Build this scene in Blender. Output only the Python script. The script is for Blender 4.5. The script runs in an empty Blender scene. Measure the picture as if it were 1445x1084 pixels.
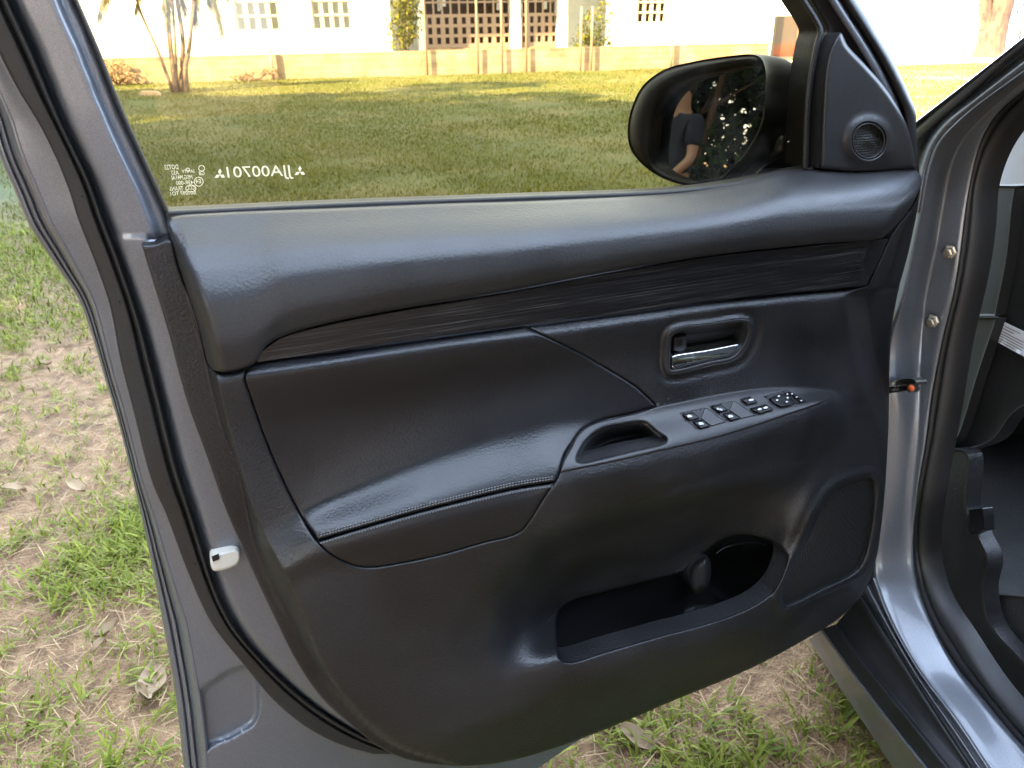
import bpy, math, random
import numpy as np
from mathutils import Vector, Matrix
from mathutils.geometry import delaunay_2d_cdt

rng = np.random.default_rng(7)
random.seed(7)
sc = bpy.context.scene
col = sc.collection

# ------------------------------------------------------------------ camera
F, CX, CY, CAMH = 1085.0, 722.5, 542.0, 1.36
PITCH, ROLL = math.radians(24.8), 0.018
fw = np.array([0, math.cos(PITCH), -math.sin(PITCH)])
_u = np.array([0, math.sin(PITCH), math.cos(PITCH)])
_r = np.array([1.0, 0, 0])
CR = _r * math.cos(ROLL) - _u * math.sin(ROLL)
CU = _u * math.cos(ROLL) + _r * math.sin(ROLL)
CO = np.array([0, 0, CAMH])
cam = bpy.data.cameras.new('camera')
camo = bpy.data.objects.new('camera', cam)
col.objects.link(camo)
camo.matrix_world = Matrix(((CR[0], CU[0], -fw[0], 0), (CR[1], CU[1], -fw[1], 0), (CR[2], CU[2], -fw[2], CAMH), (0, 0, 0, 1)))
cam.sensor_width = 36
cam.lens = 36 * F / 1445
cam.clip_start = 0.02
cam.clip_end = 800
cam.dof.use_dof = True
cam.dof.focus_distance = 1.02
cam.dof.aperture_fstop = 11
sc.camera = camo

# ------------------------------------------------------------------ world, sun, exposure
SUN_AZ, SUN_EL = math.radians(236), math.radians(40)
w = bpy.data.worlds.new('World')
sc.world = w
w.use_nodes = True
nt = w.node_tree
sky = nt.nodes.new('ShaderNodeTexSky')
sky.sky_type = 'NISHITA'
sky.sun_disc = False
sky.sun_elevation = SUN_EL
sky.sun_rotation = SUN_AZ
sky.air_density = 1.0
sky.dust_density = 1.0
bg = nt.nodes['Background']
bg.inputs['Strength'].default_value = 0.13
# thin bright cloud drawn over the whole sky
_tc = nt.nodes.new('ShaderNodeTexCoord'); _cn = nt.nodes.new('ShaderNodeTexNoise'); _cn.inputs['Scale'].default_value = 2.6; _cn.inputs['Detail'].default_value = 6
_cr = nt.nodes.new('ShaderNodeMapRange'); _cr.inputs[1].default_value = .30; _cr.inputs[2].default_value = .70; _cr.inputs[3].default_value = .25; _cr.inputs[4].default_value = .9
_cm = nt.nodes.new('ShaderNodeMixRGB'); _cm.inputs[2].default_value = (4.9, 5.75, 7.1, 1)
nt.links.new(_tc.outputs['Generated'], _cn.inputs['Vector']); nt.links.new(_cn.outputs['Fac'], _cr.inputs[0]); nt.links.new(_cr.outputs[0], _cm.inputs[0])
nt.links.new(sky.outputs[0], _cm.inputs[1]); nt.links.new(_cm.outputs[0], bg.inputs[0])
sl = bpy.data.lights.new('sun', 'SUN')
sl.energy = 5.0
sl.angle = math.radians(0.53)
sl.color = (1.0, 0.88, 0.66)
so = bpy.data.objects.new('sun', sl)
col.objects.link(so)
sd = Vector((math.sin(SUN_AZ) * math.cos(SUN_EL), math.cos(SUN_AZ) * math.cos(SUN_EL), math.sin(SUN_EL)))
so.rotation_euler = sd.to_track_quat('Z', 'Y').to_euler()
so.location = (-20, -14, 20)
sc.view_settings.view_transform = 'Standard'
sc.view_settings.look = 'None'
sc.view_settings.exposure = 3.7
sc.view_settings.gamma = 1
sc.view_settings.use_curve_mapping = False
sc.render.engine = 'CYCLES'
sc.cycles.use_denoising = True
sc.cycles.max_bounces = 8
sc.cycles.transparent_max_bounces = 12

# ------------------------------------------------------------------ geometry helpers
def rays(px, py):
    px = np.asarray(px, float); py = np.asarray(py, float)
    return fw + ((px - CX) / F)[..., None] * CR + ((CY - py) / F)[..., None] * CU

DAZ = math.radians(68)
EU = np.array([math.sin(DAZ), math.cos(DAZ), 0]); EN = np.array([math.cos(DAZ), -math.sin(DAZ), 0])
DD = 0.78
def D(px, py, h=0.0):                      # onto the inner face of the opened door, h metres proud of it
    r = rays(px, py); t = (DD - np.asarray(h)) / (-(r @ EN))
    return CO + r * t[..., None]
CAZ = math.radians(-9.4)
EC = np.array([math.sin(CAZ), math.cos(CAZ), 0]); NC = np.array([math.cos(CAZ), -math.sin(CAZ), 0])
HP = D(1275, 548, -0.06)
CD0 = float((HP - CO) @ NC)
def S(px, py, wi=0.0):                     # onto the side of the car, wi metres inboard
    r = rays(px, py); t = (CD0 + np.asarray(wi)) / (r @ NC)
    return CO + r * t[..., None]
def G(px, py, z=0.0):                      # onto the ground
    r = rays(px, py); t = (z - CAMH) / r[..., 2]
    return CO + r * t[..., None]
def plane_proj(p0, nn):
    p0 = np.asarray(p0, float); nn = np.asarray(nn, float)
    def f(px, py, h=0.0):
        r = rays(px, py); t = ((p0 - CO) @ nn + np.asarray(h)) / (r @ nn)
        return CO + r * t[..., None]
    return f

def link(o, parent=None):
    col.objects.link(o)
    if parent is not None:
        o.parent = parent
        o.matrix_parent_inverse = MW[parent.name].inverted()
    return o
MW = {}
def mesh(name, V, Fs, mat, parent=None, smooth=True, origin=None):
    V = np.asarray(V, float)
    if origin is not None: V = V - np.asarray(origin, float)
    me = bpy.data.meshes.new(name)
    me.from_pydata(V.tolist(), [], [tuple(int(i) for i in f) for f in Fs])
    if mat: me.materials.append(mat)
    me.polygons.foreach_set('use_smooth', [smooth] * len(me.polygons))
    me.update()
    o = bpy.data.objects.new(name, me)
    M = Matrix.Translation(Vector(origin)) if origin is not None else Matrix.Identity(4)
    MW[o.name] = M
    link(o, parent)
    o.location = M.translation
    return o
def empty(name, loc):
    o = bpy.data.objects.new(name, None); col.objects.link(o); o.location = loc
    MW[o.name] = Matrix.Translation(Vector(loc)); return o
def tag(o, label=None, cat=None, group=None, kind=None):
    if label: o['label'] = label
    if cat: o['category'] = cat
    if group: o['group'] = group
    if kind: o['kind'] = kind
    return o

def cr_open(P, seg):
    P = np.asarray(P, float)
    if len(P) == 2:
        n = max(2, int(np.hypot(*(P[1] - P[0])) / seg)); t = np.linspace(0, 1, n + 1)[:, None]
        return P[0] + (P[1] - P[0]) * t
    Q = np.vstack([2 * P[0] - P[1], P, 2 * P[-1] - P[-2]])
    out = []
    for i in range(len(P) - 1):
        p0, p1, p2, p3 = Q[i:i + 4]
        L = np.hypot(*(p2 - p1)); n = max(1, int(L / seg))
        # centripetal parametrisation
        def tj(ti, a, b): return ti + max(np.hypot(*(b - a)), 1e-6) ** 0.5
        t0 = 0; t1 = tj(t0, p0, p1); t2 = tj(t1, p1, p2); t3 = tj(t2, p2, p3)
        for k in range(n):
            t = t1 + (t2 - t1) * k / n
            A1 = (t1 - t) / (t1 - t0) * p0 + (t - t0) / (t1 - t0) * p1
            A2 = (t2 - t) / (t2 - t1) * p1 + (t - t1) / (t2 - t1) * p2
            A3 = (t3 - t) / (t3 - t2) * p2 + (t - t2) / (t3 - t2) * p3
            B1 = (t2 - t) / (t2 - t0) * A1 + (t - t0) / (t2 - t0) * A2
            B2 = (t3 - t) / (t3 - t1) * A2 + (t - t1) / (t3 - t1) * A3
            out.append((t2 - t) / (t2 - t1) * B1 + (t - t1) / (t2 - t1) * B2)
    out.append(P[-1])
    return np.array(out)
def closed(P, seg=4):
    """closed outline; a point with a third element is a sharp corner"""
    c = [i for i, p in enumerate(P) if len(p) > 2]
    Q = [p[:2] for p in P]
    if not c:
        k = 3; n = len(Q)
        E = [Q[i % n] for i in range(-k, n + k + 1)]
        full = np.asarray(E, float)
        pts = []
        R = cr_open(full, seg)
        # keep the section from point 0 to point n
        i0 = np.argmin(np.hypot(*(R[:len(R) // 2] - full[k]).T)); i1 = len(R) // 2 + np.argmin(np.hypot(*(R[len(R) // 2:] - full[k + n]).T))
        return R[i0:i1]
    out = []
    for a, b in zip(c, c[1:] + [c[0] + len(Q)]):
        out.append(cr_open([Q[i % len(Q)] for i in range(a, b + 1)], seg)[:-1])
    return np.vstack(out)
def inside(P, X, Y):
    r = np.zeros(X.shape, bool); n = len(P)
    x0, y0 = P[:, 0], P[:, 1]; x1, y1 = np.roll(x0, -1), np.roll(y0, -1)
    for i in range(n):
        if y0[i] == y1[i]: continue
        c = ((y0[i] > Y) != (y1[i] > Y)) & (X < (x1[i] - x0[i]) * (Y - y0[i]) / (y1[i] - y0[i]) + x0[i])
        r ^= c
    return r
def bdist(P, X, Y):
    d = np.full(X.shape, 1e9); n = len(P); Q = np.roll(P, -1, 0)
    for i in range(n):
        e = Q[i] - P[i]; L = max(e @ e, 1e-12)
        t = np.clip(((X - P[i, 0]) * e[0] + (Y - P[i, 1]) * e[1]) / L, 0, 1)
        d = np.minimum(d, (X - P[i, 0] - t * e[0]) ** 2 + (Y - P[i, 1] - t * e[1]) ** 2)
    return np.sqrt(d)
def ldist(P, X, Y):
    d = np.full(X.shape, 1e9)
    for a, b in zip(P[:-1], P[1:]):
        e = b - a; L = max(e @ e, 1e-12)
        t = np.clip(((X - a[0]) * e[0] + (Y - a[1]) * e[1]) / L, 0, 1)
        d = np.minimum(d, (X - a[0] - t * e[0]) ** 2 + (Y - a[1] - t * e[1]) ** 2)
    return np.sqrt(d)

def panel(name, poly, h, mat, parent, step=5.0, roll=(4, .004), holes=(), skirt=.012, proj=D, nrm=EN, seg=4, feats=(), hroll=None):
    """A moulded panel: outline, relief h(px,py), rolled edges of real depth and a skirt behind the edge."""
    P = closed(poly, seg)
    rings = [P] + [closed(q, seg) for q in holes]
    pts = []; edges = []; rid = []
    for R in rings:
        b = len(pts); pts += R.tolist()
        edges += [(b + i, b + (i + 1) % len(R)) for i in range(len(R))]; rid.append((b, len(R)))
    nb = len(pts)
    x0, y0 = P.min(0); x1, y1 = P.max(0)
    gx, gy = np.meshgrid(np.arange(x0 + step * .5, x1, step), np.arange(y0 + step * .5, y1, step))
    gx = gx + (np.arange(gx.shape[0]) % 2)[:, None] * step * .5
    gx, gy = gx.ravel(), gy.ravel()
    ex = []; rr = roll[0] if roll else 0
    hr = hroll if hroll is not None else roll
    for j, R in enumerate(rings):
        r_ = (roll if j == 0 else hr)
        if not r_: continue
        T = np.roll(R, -1, 0) - np.roll(R, 1, 0); T /= np.maximum(np.hypot(T[:, 0], T[:, 1]), 1e-9)[:, None]
        N = np.stack([-T[:, 1], T[:, 0]], 1)
        for f in (.12, .4, .8, 1.2):
            for s in (1, -1): ex.append(R + N * s * f * r_[0])
    keepmin = step * .45
    ok = inside(P, gx, gy)
    for R in rings[1:]: ok &= ~inside(R, gx, gy)
    gx, gy = gx[ok], gy[ok]
    dd = np.min([bdist(R, gx, gy) for R in rings], 0)
    m = dd > max(keepmin, 1.35 * rr if roll else 0); gx, gy = gx[m], gy[m]
    if ex:
        E = np.vstack(ex); ok = inside(P, E[:, 0], E[:, 1])
        for R in rings[1:]: ok &= ~inside(R, E[:, 0], E[:, 1])
        E = E[ok]
        dd = np.min([bdist(R, E[:, 0], E[:, 1]) for R in rings], 0)
        rmin = min([r_[0] for r_ in (roll, hr) if r_] or [4])
        E = E[dd > .09 * rmin]
        # thin out: never two points closer than 0.35 px
        key = np.round(E / .5).astype(int); _, ui = np.unique(key, axis=0, return_index=True); E = E[ui]
    else: E = np.zeros((0, 2))
    FP = []
    for q in feats:
        for off in (-2.2, -.7, .7, 2.2):
            L = cr_open(q, seg); T = np.gradient(L, axis=0); T /= np.maximum(np.hypot(*T.T), 1e-9)[:, None]
            FP.append(L + np.stack([-T[:, 1], T[:, 0]], 1) * off)
    if FP:
        FP = np.vstack(FP); ok = inside(P, FP[:, 0], FP[:, 1]) & (bdist(P, FP[:, 0], FP[:, 1]) > 1.5)
        for R in rings[1:]: ok &= ~inside(R, FP[:, 0], FP[:, 1]) & (bdist(R, FP[:, 0], FP[:, 1]) > 1.5)
        FP = FP[ok]
    else: FP = np.zeros((0, 2))
    A = np.vstack([np.array(pts), np.stack([gx, gy], 1), E, FP])
    co = [Vector((a[0], -a[1])) for a in A]
    res = delaunay_2d_cdt(co, edges, [], 0, 1e-4)
    V2 = np.array([(v.x, -v.y) for v in res[0]]); Fc = res[2]
    fa = np.array([f for f in Fc if len(f) == 3])
    cen = V2[fa].mean(1)
    ok = inside(P, cen[:, 0], cen[:, 1])
    for R in rings[1:]: ok &= ~inside(R, cen[:, 0], cen[:, 1])
    fa = fa[ok]
    X, Y = V2[:, 0], V2[:, 1]
    hh = np.asarray(h(X, Y) if callable(h) else np.full(X.shape, float(h)), float).copy()
    for j, R in enumerate(rings):
        r_ = (roll if j == 0 else hr)
        if not r_: continue
        q = np.clip(bdist(R, X, Y) / r_[0], 0, 1)
        hh -= r_[1] * (1 - np.sqrt(np.clip(1 - (1 - q) ** 2, 0, 1)))
    W = proj(X, Y, hh)
    fa = fa.tolist()
    if skirt:
        om = {}
        for i, orig in enumerate(res[3]):
            for o_ in orig: om[o_] = i
        Wn = [W]; base = len(W)
        for b, nR in rid:
            ids = [om.get(b + i) for i in range(nR)]; ids = [i for i in ids if i is not None]
            n_ = len(ids); top = W[ids]; bot = top - np.asarray(nrm) * skirt
            Wn += [top, bot]
            for i in range(n_):
                j2 = (i + 1) % n_
                fa.append((base + i, base + n_ + i, base + n_ + j2, base + j2))
            base += 2 * n_
        W = np.vstack(Wn)
    return mesh(name, W, fa, mat, parent)

def pchip(xk, yk, x):
    """monotone cubic; xk,yk (K,N) or (K,) arrays, x (N,)"""
    xk = np.asarray(xk, float); yk = np.asarray(yk, float); x = np.asarray(x, float)
    if xk.ndim == 1: xk = np.repeat(xk[:, None], x.size, 1)
    if yk.ndim == 1: yk = np.repeat(yk[:, None], x.size, 1)
    hk = np.maximum(np.diff(xk, axis=0), 1e-6); dl = np.diff(yk, axis=0) / hk
    m = np.zeros_like(yk); m[0] = dl[0]; m[-1] = dl[-1]
    a, b = dl[:-1], dl[1:]; s = a * b > 0
    w1 = 2 * hk[1:] + hk[:-1]; w2 = hk[1:] + 2 * hk[:-1]
    m[1:-1] = np.where(s, (w1 + w2) / np.where(s, w1 / np.where(a == 0, 1, a) + w2 / np.where(b == 0, 1, b), 1), 0)
    i = np.clip((x[None, :] >= xk).sum(0) - 1, 0, len(xk) - 2); j = np.arange(x.size)
    t = np.clip((x - xk[i, j]) / hk[i, j], 0, 1); H = hk[i, j]
    return ((2 * t ** 3 - 3 * t ** 2 + 1) * yk[i, j] + (t ** 3 - 2 * t ** 2 + t) * H * m[i, j] + (-2 * t ** 3 + 3 * t ** 2) * yk[i + 1, j] + (t ** 3 - t ** 2) * H * m[i + 1, j])
def crv(pts):
    """smooth y(x) through (x,y) pairs"""
    a = np.array(sorted(pts), float)
    return lambda x: pchip(a[:, 0], a[:, 1], np.asarray(x, float).ravel()).reshape(np.shape(x))
def crvx(pts):
    """smooth x(y)"""
    a = np.array(sorted([(p[1], p[0]) for p in pts]), float)
    def f(y):
        y = np.asarray(y, float); v = pchip(a[:, 0], a[:, 1], y.ravel()).reshape(np.shape(y))
        s0 = (a[1, 1] - a[0, 1]) / (a[1, 0] - a[0, 0]); s1 = (a[-1, 1] - a[-2, 1]) / (a[-1, 0] - a[-2, 0])
        v = np.where(y < a[0, 0], a[0, 1] + s0 * (y - a[0, 0]), v)
        return np.where(y > a[-1, 0], a[-1, 1] + s1 * (y - a[-1, 0]), v)
    return f
def sstep(t): t = np.clip(t, 0, 1); return t * t * (3 - 2 * t)

def tube(name, P3, r, mat, parent=None, n=10, cap=True, origin=None, flat=False):
    P = np.asarray(P3, float); R = np.broadcast_to(np.asarray(r, float), (len(P),))
    T = np.gradient(P, axis=0); T /= np.maximum(np.linalg.norm(T, axis=1), 1e-9)[:, None]
    ref = np.array([0, 0, 1.0]) if abs(T[0, 2]) < .9 else np.array([1.0, 0, 0])
    V = []; Fs = []
    for i in range(len(P)):
        a = np.cross(T[i], ref); a /= np.linalg.norm(a); b = np.cross(a, T[i]); ref = b
        for k in range(n):
            t = 2 * math.pi * k / n
            V.append(P[i] + R[i] * (math.cos(t) * a + math.sin(t) * b))
    for i in range(len(P) - 1):
        for k in range(n):
            k2 = (k + 1) % n
            Fs.append((i * n + k, i * n + k2, (i + 1) * n + k2, (i + 1) * n + k))
    if cap:
        Fs.append(tuple(range(n))[::-1]); Fs.append(tuple((len(P) - 1) * n + k for k in range(n)))
    return mesh(name, V, Fs, mat, parent, smooth=not flat, origin=origin)
def box(name, c, ax, half, mat, parent=None, origin=None, bev=0.0):
    """box with centre c, axes ax (3 vectors), half sizes; small chamfer"""
    c = np.asarray(c, float); A = [np.asarray(a, float) / np.linalg.norm(a) for a in ax]
    import bmesh
    bm = bmesh.new(); bmesh.ops.create_cube(bm, size=2)
    for v in bm.verts:
        v.co = Vector((v.co.x * half[0], v.co.y * half[1], v.co.z * half[2]))
    if bev: bmesh.ops.bevel(bm, geom=list(bm.edges), offset=bev, segments=2 if bev < .05 else 6, affect='EDGES', profile=.5)
    bm.verts.index_update()
    V = [c + v.co.x * A[0] + v.co.y * A[1] + v.co.z * A[2] for v in bm.verts]
    Fs = [[v.index for v in f.verts] for f in bm.faces]
    if np.dot(np.cross(A[0], A[1]), A[2]) < 0: Fs = [f[::-1] for f in Fs]
    bm.free()
    return mesh(name, V, Fs, mat, parent, smooth=False, origin=origin)
def loft(name, curves, mat, parent, M=90, sub=1):
    """surface through a list of (N,3) world polylines"""
    R = []
    for c in curves:
        c = np.asarray(c, float); s = np.r_[0, np.cumsum(np.linalg.norm(np.diff(c, axis=0), axis=1))]; s /= s[-1]
        t = np.linspace(0, 1, M); R.append(np.stack([np.interp(t, s, c[:, k]) for k in range(3)], 1))
    R = np.array(R)
    if sub > 1:
        K = len(R); ts = np.linspace(0, K - 1, (K - 1) * sub + 1); flat = R.reshape(K, -1)
        out = []
        for t in ts:
            i = min(int(t), K - 2); u = t - i
            p0 = flat[max(i - 1, 0)]; p1 = flat[i]; p2 = flat[i + 1]; p3 = flat[min(i + 2, K - 1)]
            m1 = (p2 - p0) / 2 * .6; m2 = (p3 - p1) / 2 * .6
            out.append((2 * u**3 - 3 * u**2 + 1) * p1 + (u**3 - 2 * u**2 + u) * m1 + (-2 * u**3 + 3 * u**2) * p2 + (u**3 - u**2) * m2)
        R = np.array(out).reshape(len(ts), M, 3)
    K = len(R); V = R.reshape(-1, 3)
    Fs = [(i * M + j, i * M + j + 1, (i + 1) * M + j + 1, (i + 1) * M + j) for i in range(K - 1) for j in range(M - 1)]
    return mesh(name, V, Fs, mat, parent)

# ------------------------------------------------------------------ materials
def mat(name, base=(.5, .5, .5), rough=.5, metal=0., spec=.5, coat=0.):
    m = bpy.data.materials.new(name); m.use_nodes = True
    b = m.node_tree.nodes['Principled BSDF']
    b.inputs['Base Color'].default_value = (*base, 1); b.inputs['Roughness'].default_value = rough
    b.inputs['Metallic'].default_value = metal; b.inputs['Specular IOR Level'].default_value = spec
    b.inputs['Coat Weight'].default_value = coat; b.inputs['Coat Roughness'].default_value = .08
    return m
def nd(m, t, **k):
    n_ = m.node_tree.nodes.new(t)
    for a, v in k.items(): setattr(n_, a, v)
    return n_
def coords(m, scale=(1, 1, 1), rot=(0, 0, 0)):
    g = nd(m, 'ShaderNodeNewGeometry'); mp = nd(m, 'ShaderNodeMapping')
    if any(rot):
        m0 = nd(m, 'ShaderNodeMapping'); m0.inputs['Rotation'].default_value = rot; mp.inputs['Scale'].default_value = scale
        m.node_tree.links.new(g.outputs['Position'], m0.inputs['Vector']); m.node_tree.links.new(m0.outputs['Vector'], mp.inputs['Vector'])
        return mp.outputs['Vector']
    mp.inputs['Scale'].default_value = scale; mp.inputs['Rotation'].default_value = rot
    m.node_tree.links.new(g.outputs['Position'], mp.inputs['Vector']); return mp.outputs['Vector']
def noise(m, vec, scale, detail=3, rough=.5):
    n_ = nd(m, 'ShaderNodeTexNoise'); n_.inputs['Scale'].default_value = scale; n_.inputs['Detail'].default_value = detail
    n_.inputs['Roughness'].default_value = rough
    m.node_tree.links.new(vec, n_.inputs['Vector']); return n_.outputs['Fac']
def ramp(m, fac, stops):
    r = nd(m, 'ShaderNodeValToRGB'); e = r.color_ramp.elements
    while len(e) < len(stops): e.new(.5)
    for i, (p, c) in enumerate(stops):
        e[i].position = p; e[i].color = (*c, 1) if len(c) == 3 else c
    m.node_tree.links.new(fac, r.inputs['Fac']); return r.outputs['Color']
def bump(m, hgt, strength=.3, dist=.001):
    b = nd(m, 'ShaderNodeBump'); b.inputs['Strength'].default_value = strength; b.inputs['Distance'].default_value = dist
    m.node_tree.links.new(hgt, b.inputs['Height'])
    m.node_tree.links.new(b.outputs['Normal'], m.node_tree.nodes['Principled BSDF'].inputs['Normal']); return b
def setin(m, name, sock): m.node_tree.links.new(sock, m.node_tree.nodes['Principled BSDF'].inputs[name])

def grained(name, base, rough, gscale, gstr, dusty=.25, voro=True, spec=.5, specks=False):
    m = mat(name, base, rough, spec=spec)
    v = coords(m)
    if voro:
        vt = nd(m, 'ShaderNodeTexVoronoi', feature='SMOOTH_F1'); vt.inputs['Scale'].default_value = gscale
        nz = noise(m, v, gscale * .9, 1)
        mx = nd(m, 'ShaderNodeMath', operation='ADD'); m.node_tree.links.new(v, vt.inputs['Vector'])
        m.node_tree.links.new(vt.outputs['Distance'], mx.inputs[0]); m.node_tree.links.new(nz, mx.inputs[1]); hgt = mx.outputs[0]
    else: hgt = noise(m, v, gscale, 3, .6)
    bump(m, hgt, gstr, .0012)
    d = noise(m, v, 9, 4, .6); f = noise(m, v, 420, 2)
    mm = nd(m, 'ShaderNodeMath', operation='MULTIPLY'); m.node_tree.links.new(d, mm.inputs[0]); m.node_tree.links.new(f, mm.inputs[1])
    lo = tuple(c * (1 - dusty) for c in base); hi = tuple(c * (1 + dusty * 1.6) + .004 * dusty for c in base)
    cc = ramp(m, mm.outputs[0], [(.12, lo), (.42, hi)])
    if specks:      # dust flecks and faint scuffs
        vs = nd(m, 'ShaderNodeTexVoronoi'); vs.inputs['Scale'].default_value = 62; m.node_tree.links.new(v, vs.inputs['Vector'])
        fk = ramp(m, vs.outputs['Distance'], [(.035, (1, 1, 1)), (.075, (0, 0, 0))])
        sel = ramp(m, noise(m, v, 14, 3, .6), [(.5, (0, 0, 0)), (.62, (.55, .55, .55))])
        sv = nd(m, 'ShaderNodeMapping'); sv.inputs['Scale'].default_value = (9, 9, 70); sv.inputs['Rotation'].default_value = (.5, .7, .2)
        m.node_tree.links.new(v, sv.inputs['Vector']); sc_ = ramp(m, noise(m, sv.outputs['Vector'], 3, 4, .7), [(.66, (0, 0, 0)), (.74, (.10, .10, .10))])
        mu = nd(m, 'ShaderNodeMath', operation='MULTIPLY'); m.node_tree.links.new(fk, mu.inputs[0]); m.node_tree.links.new(sel, mu.inputs[1])
        ad = nd(m, 'ShaderNodeMath', operation='ADD'); m.node_tree.links.new(mu.outputs[0], ad.inputs[0]); m.node_tree.links.new(sc_, ad.inputs[1])
        mc = nd(m, 'ShaderNodeMixRGB'); mc.inputs[2].default_value = (.14, .135, .13, 1); m.node_tree.links.new(ad.outputs[0], mc.inputs[0]); m.node_tree.links.new(cc, mc.inputs[1]); cc = mc.outputs[0]
    setin(m, 'Base Color', cc)
    rr = ramp(m, d, [(.3, (rough - .06,) * 3), (.7, (rough + .08,) * 3)]); setin(m, 'Roughness', rr)
    return m

M_trim = grained('trim_plastic', (.0094, .0097, .0108), .42, 400, .36, .45, specks=True)
M_band = grained('trim_plastic_edge', (.014, .0135, .013), .5, 300, .6, .3)
M_pad = grained('soft_pad', (.019, .0195, .021), .40, 400, .22, .15)
M_leather = grained('leather', (.0060, .0066, .008), .38, 420, .20, .15)
M_switch = grained('switch_plastic', (.017, .017, .018), .40, 900, .12, .25)
M_black = mat('black_gloss_plastic', (.008, .008, .009), .28)
M_key = mat('switch_key_black', (.005, .005, .0055), .42, spec=.35)
M_blackm = grained('black_matt_plastic', (.008, .008, .0085), .5, 700, .2, .3)
M_rubber = grained('rubber', (.010, .010, .0103), .58, 300, .12, .3)
M_seal = grained('seal_rubber', (.007, .007, .0075), .5, 260, .12, .3)
M_chrome = mat('chrome', (.78, .79, .8), .07, 1.0)
M_steel = mat('zinc_steel', (.55, .53, .48), .3, 1.0)
M_white = mat('white_print', (.5, .5, .48), .6)
M_whitep = mat('white_plastic', (.55, .52, .45), .45)
M_label = mat('label_paper', (.55, .57, .60), .5)
M_thread = mat('thread', (.16, .155, .15), .7)
M_lgrey = mat('pale_headlining', (.42, .41, .39), .8)
M_mirror = mat('mirror_silver', (.27, .285, .30), .0, 1.0)
M_mhous = mat('mirror_housing_black', (.005, .005, .006), .5, spec=.25)
M_red = mat('orange_paint_mark', (.7, .12, .03), .5)

M_paint = mat('grey_metallic_paint', (.12, .125, .14), .4, .45, coat=.4)
_v = coords(M_paint); _n = noise(M_paint, _v, 900, 2); _n2 = noise(M_paint, _v, 7, 3)
setin(M_paint, 'Base Color', ramp(M_paint, _n, [(.35, (.118, .126, .142)), (.65, (.164, .174, .194))]))
setin(M_paint, 'Roughness', ramp(M_paint, _n2, [(.3, (.30,) * 3), (.7, (.42,) * 3)]))
M_fascia = mat('brushed_dark_fascia', (.010, .010, .011), .28, spec=.45)
_v = coords(M_fascia, (2.2, 260, 340), (0, 0, -math.radians(22))); _n = noise(M_fascia, _v, 3.2, 4, .65)
bump(M_fascia, _n, .35, .0008)
setin(M_fascia, 'Base Color', ramp(M_fascia, _n, [(.4, (.004, .004, .0045)), (.56, (.012, .012, .013)), (.72, (.085, .083, .08))]))

M_glass = bpy.data.materials.new('tinted_glass'); M_glass.use_nodes = True
_t = M_glass.node_tree; _t.nodes.remove(_t.nodes['Principled BSDF'])
_tr = _t.nodes.new('ShaderNodeBsdfTransparent'); _tr.inputs[0].default_value = (.70, .585, .37, 1)
_gl = _t.nodes.new('ShaderNodeBsdfGlossy'); _gl.inputs['Roughness'].default_value = .01
_fr = _t.nodes.new('ShaderNodeFresnel'); _fr.inputs[0].default_value = 1.45
_mx = _t.nodes.new('ShaderNodeMixShader')
_t.links.new(_fr.outputs[0], _mx.inputs[0]); _t.links.new(_tr.outputs[0], _mx.inputs[1]); _t.links.new(_gl.outputs[0], _mx.inputs[2])
_df = _t.nodes.new('ShaderNodeBsdfDiffuse'); _df.inputs[0].default_value = (.6, .57, .5, 1)
_gp = _t.nodes.new('ShaderNodeNewGeometry'); _gn = _t.nodes.new('ShaderNodeTexNoise'); _gn.inputs['Scale'].default_value = 9; _gn.inputs['Detail'].default_value = 7; _gn.inputs['Roughness'].default_value = .7
_gr = _t.nodes.new('ShaderNodeMapRange'); _gr.inputs[1].default_value = .48; _gr.inputs[2].default_value = .80; _gr.inputs[3].default_value = .0; _gr.inputs[4].default_value = .045
_mx2 = _t.nodes.new('ShaderNodeMixShader')
_t.links.new(_gp.outputs['Position'], _gn.inputs['Vector']); _t.links.new(_gn.outputs['Fac'], _gr.inputs[0]); _t.links.new(_gr.outputs[0], _mx2.inputs[0])
_t.links.new(_mx.outputs[0], _mx2.inputs[1]); _t.links.new(_df.outputs[0], _mx2.inputs[2]); _t.links.new(_mx2.outputs[0], _t.nodes['Material Output'].inputs[0])

M_grille = mat('grille_cloth', (.012, .012, .012), .5)
_v = coords(M_grille, (1, 1, 1), (0, 0, -math.radians(22)))
_ck = nd(M_grille, 'ShaderNodeTexVoronoi'); _ck.inputs['Scale'].default_value = 300; _ck.inputs['Randomness'].default_value = .0
_sw = nd(M_grille, 'ShaderNodeSeparateXYZ'); _cb = nd(M_grille, 'ShaderNodeCombineXYZ')
M_grille.node_tree.links.new(_v, _sw.inputs[0]); M_grille.node_tree.links.new(_sw.outputs[0], _cb.inputs[0]); M_grille.node_tree.links.new(_sw.outputs[2], _cb.inputs[1])
M_grille.node_tree.links.new(_cb.outputs[0], _ck.inputs['Vector'])
setin(M_grille, 'Base Color', ramp(M_grille, _ck.outputs['Distance'], [(.25, (.001,) * 3), (.5, (.014, .0138, .0135))]))
bump(M_grille, _ck.outputs['Distance'], .9, .002)

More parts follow.
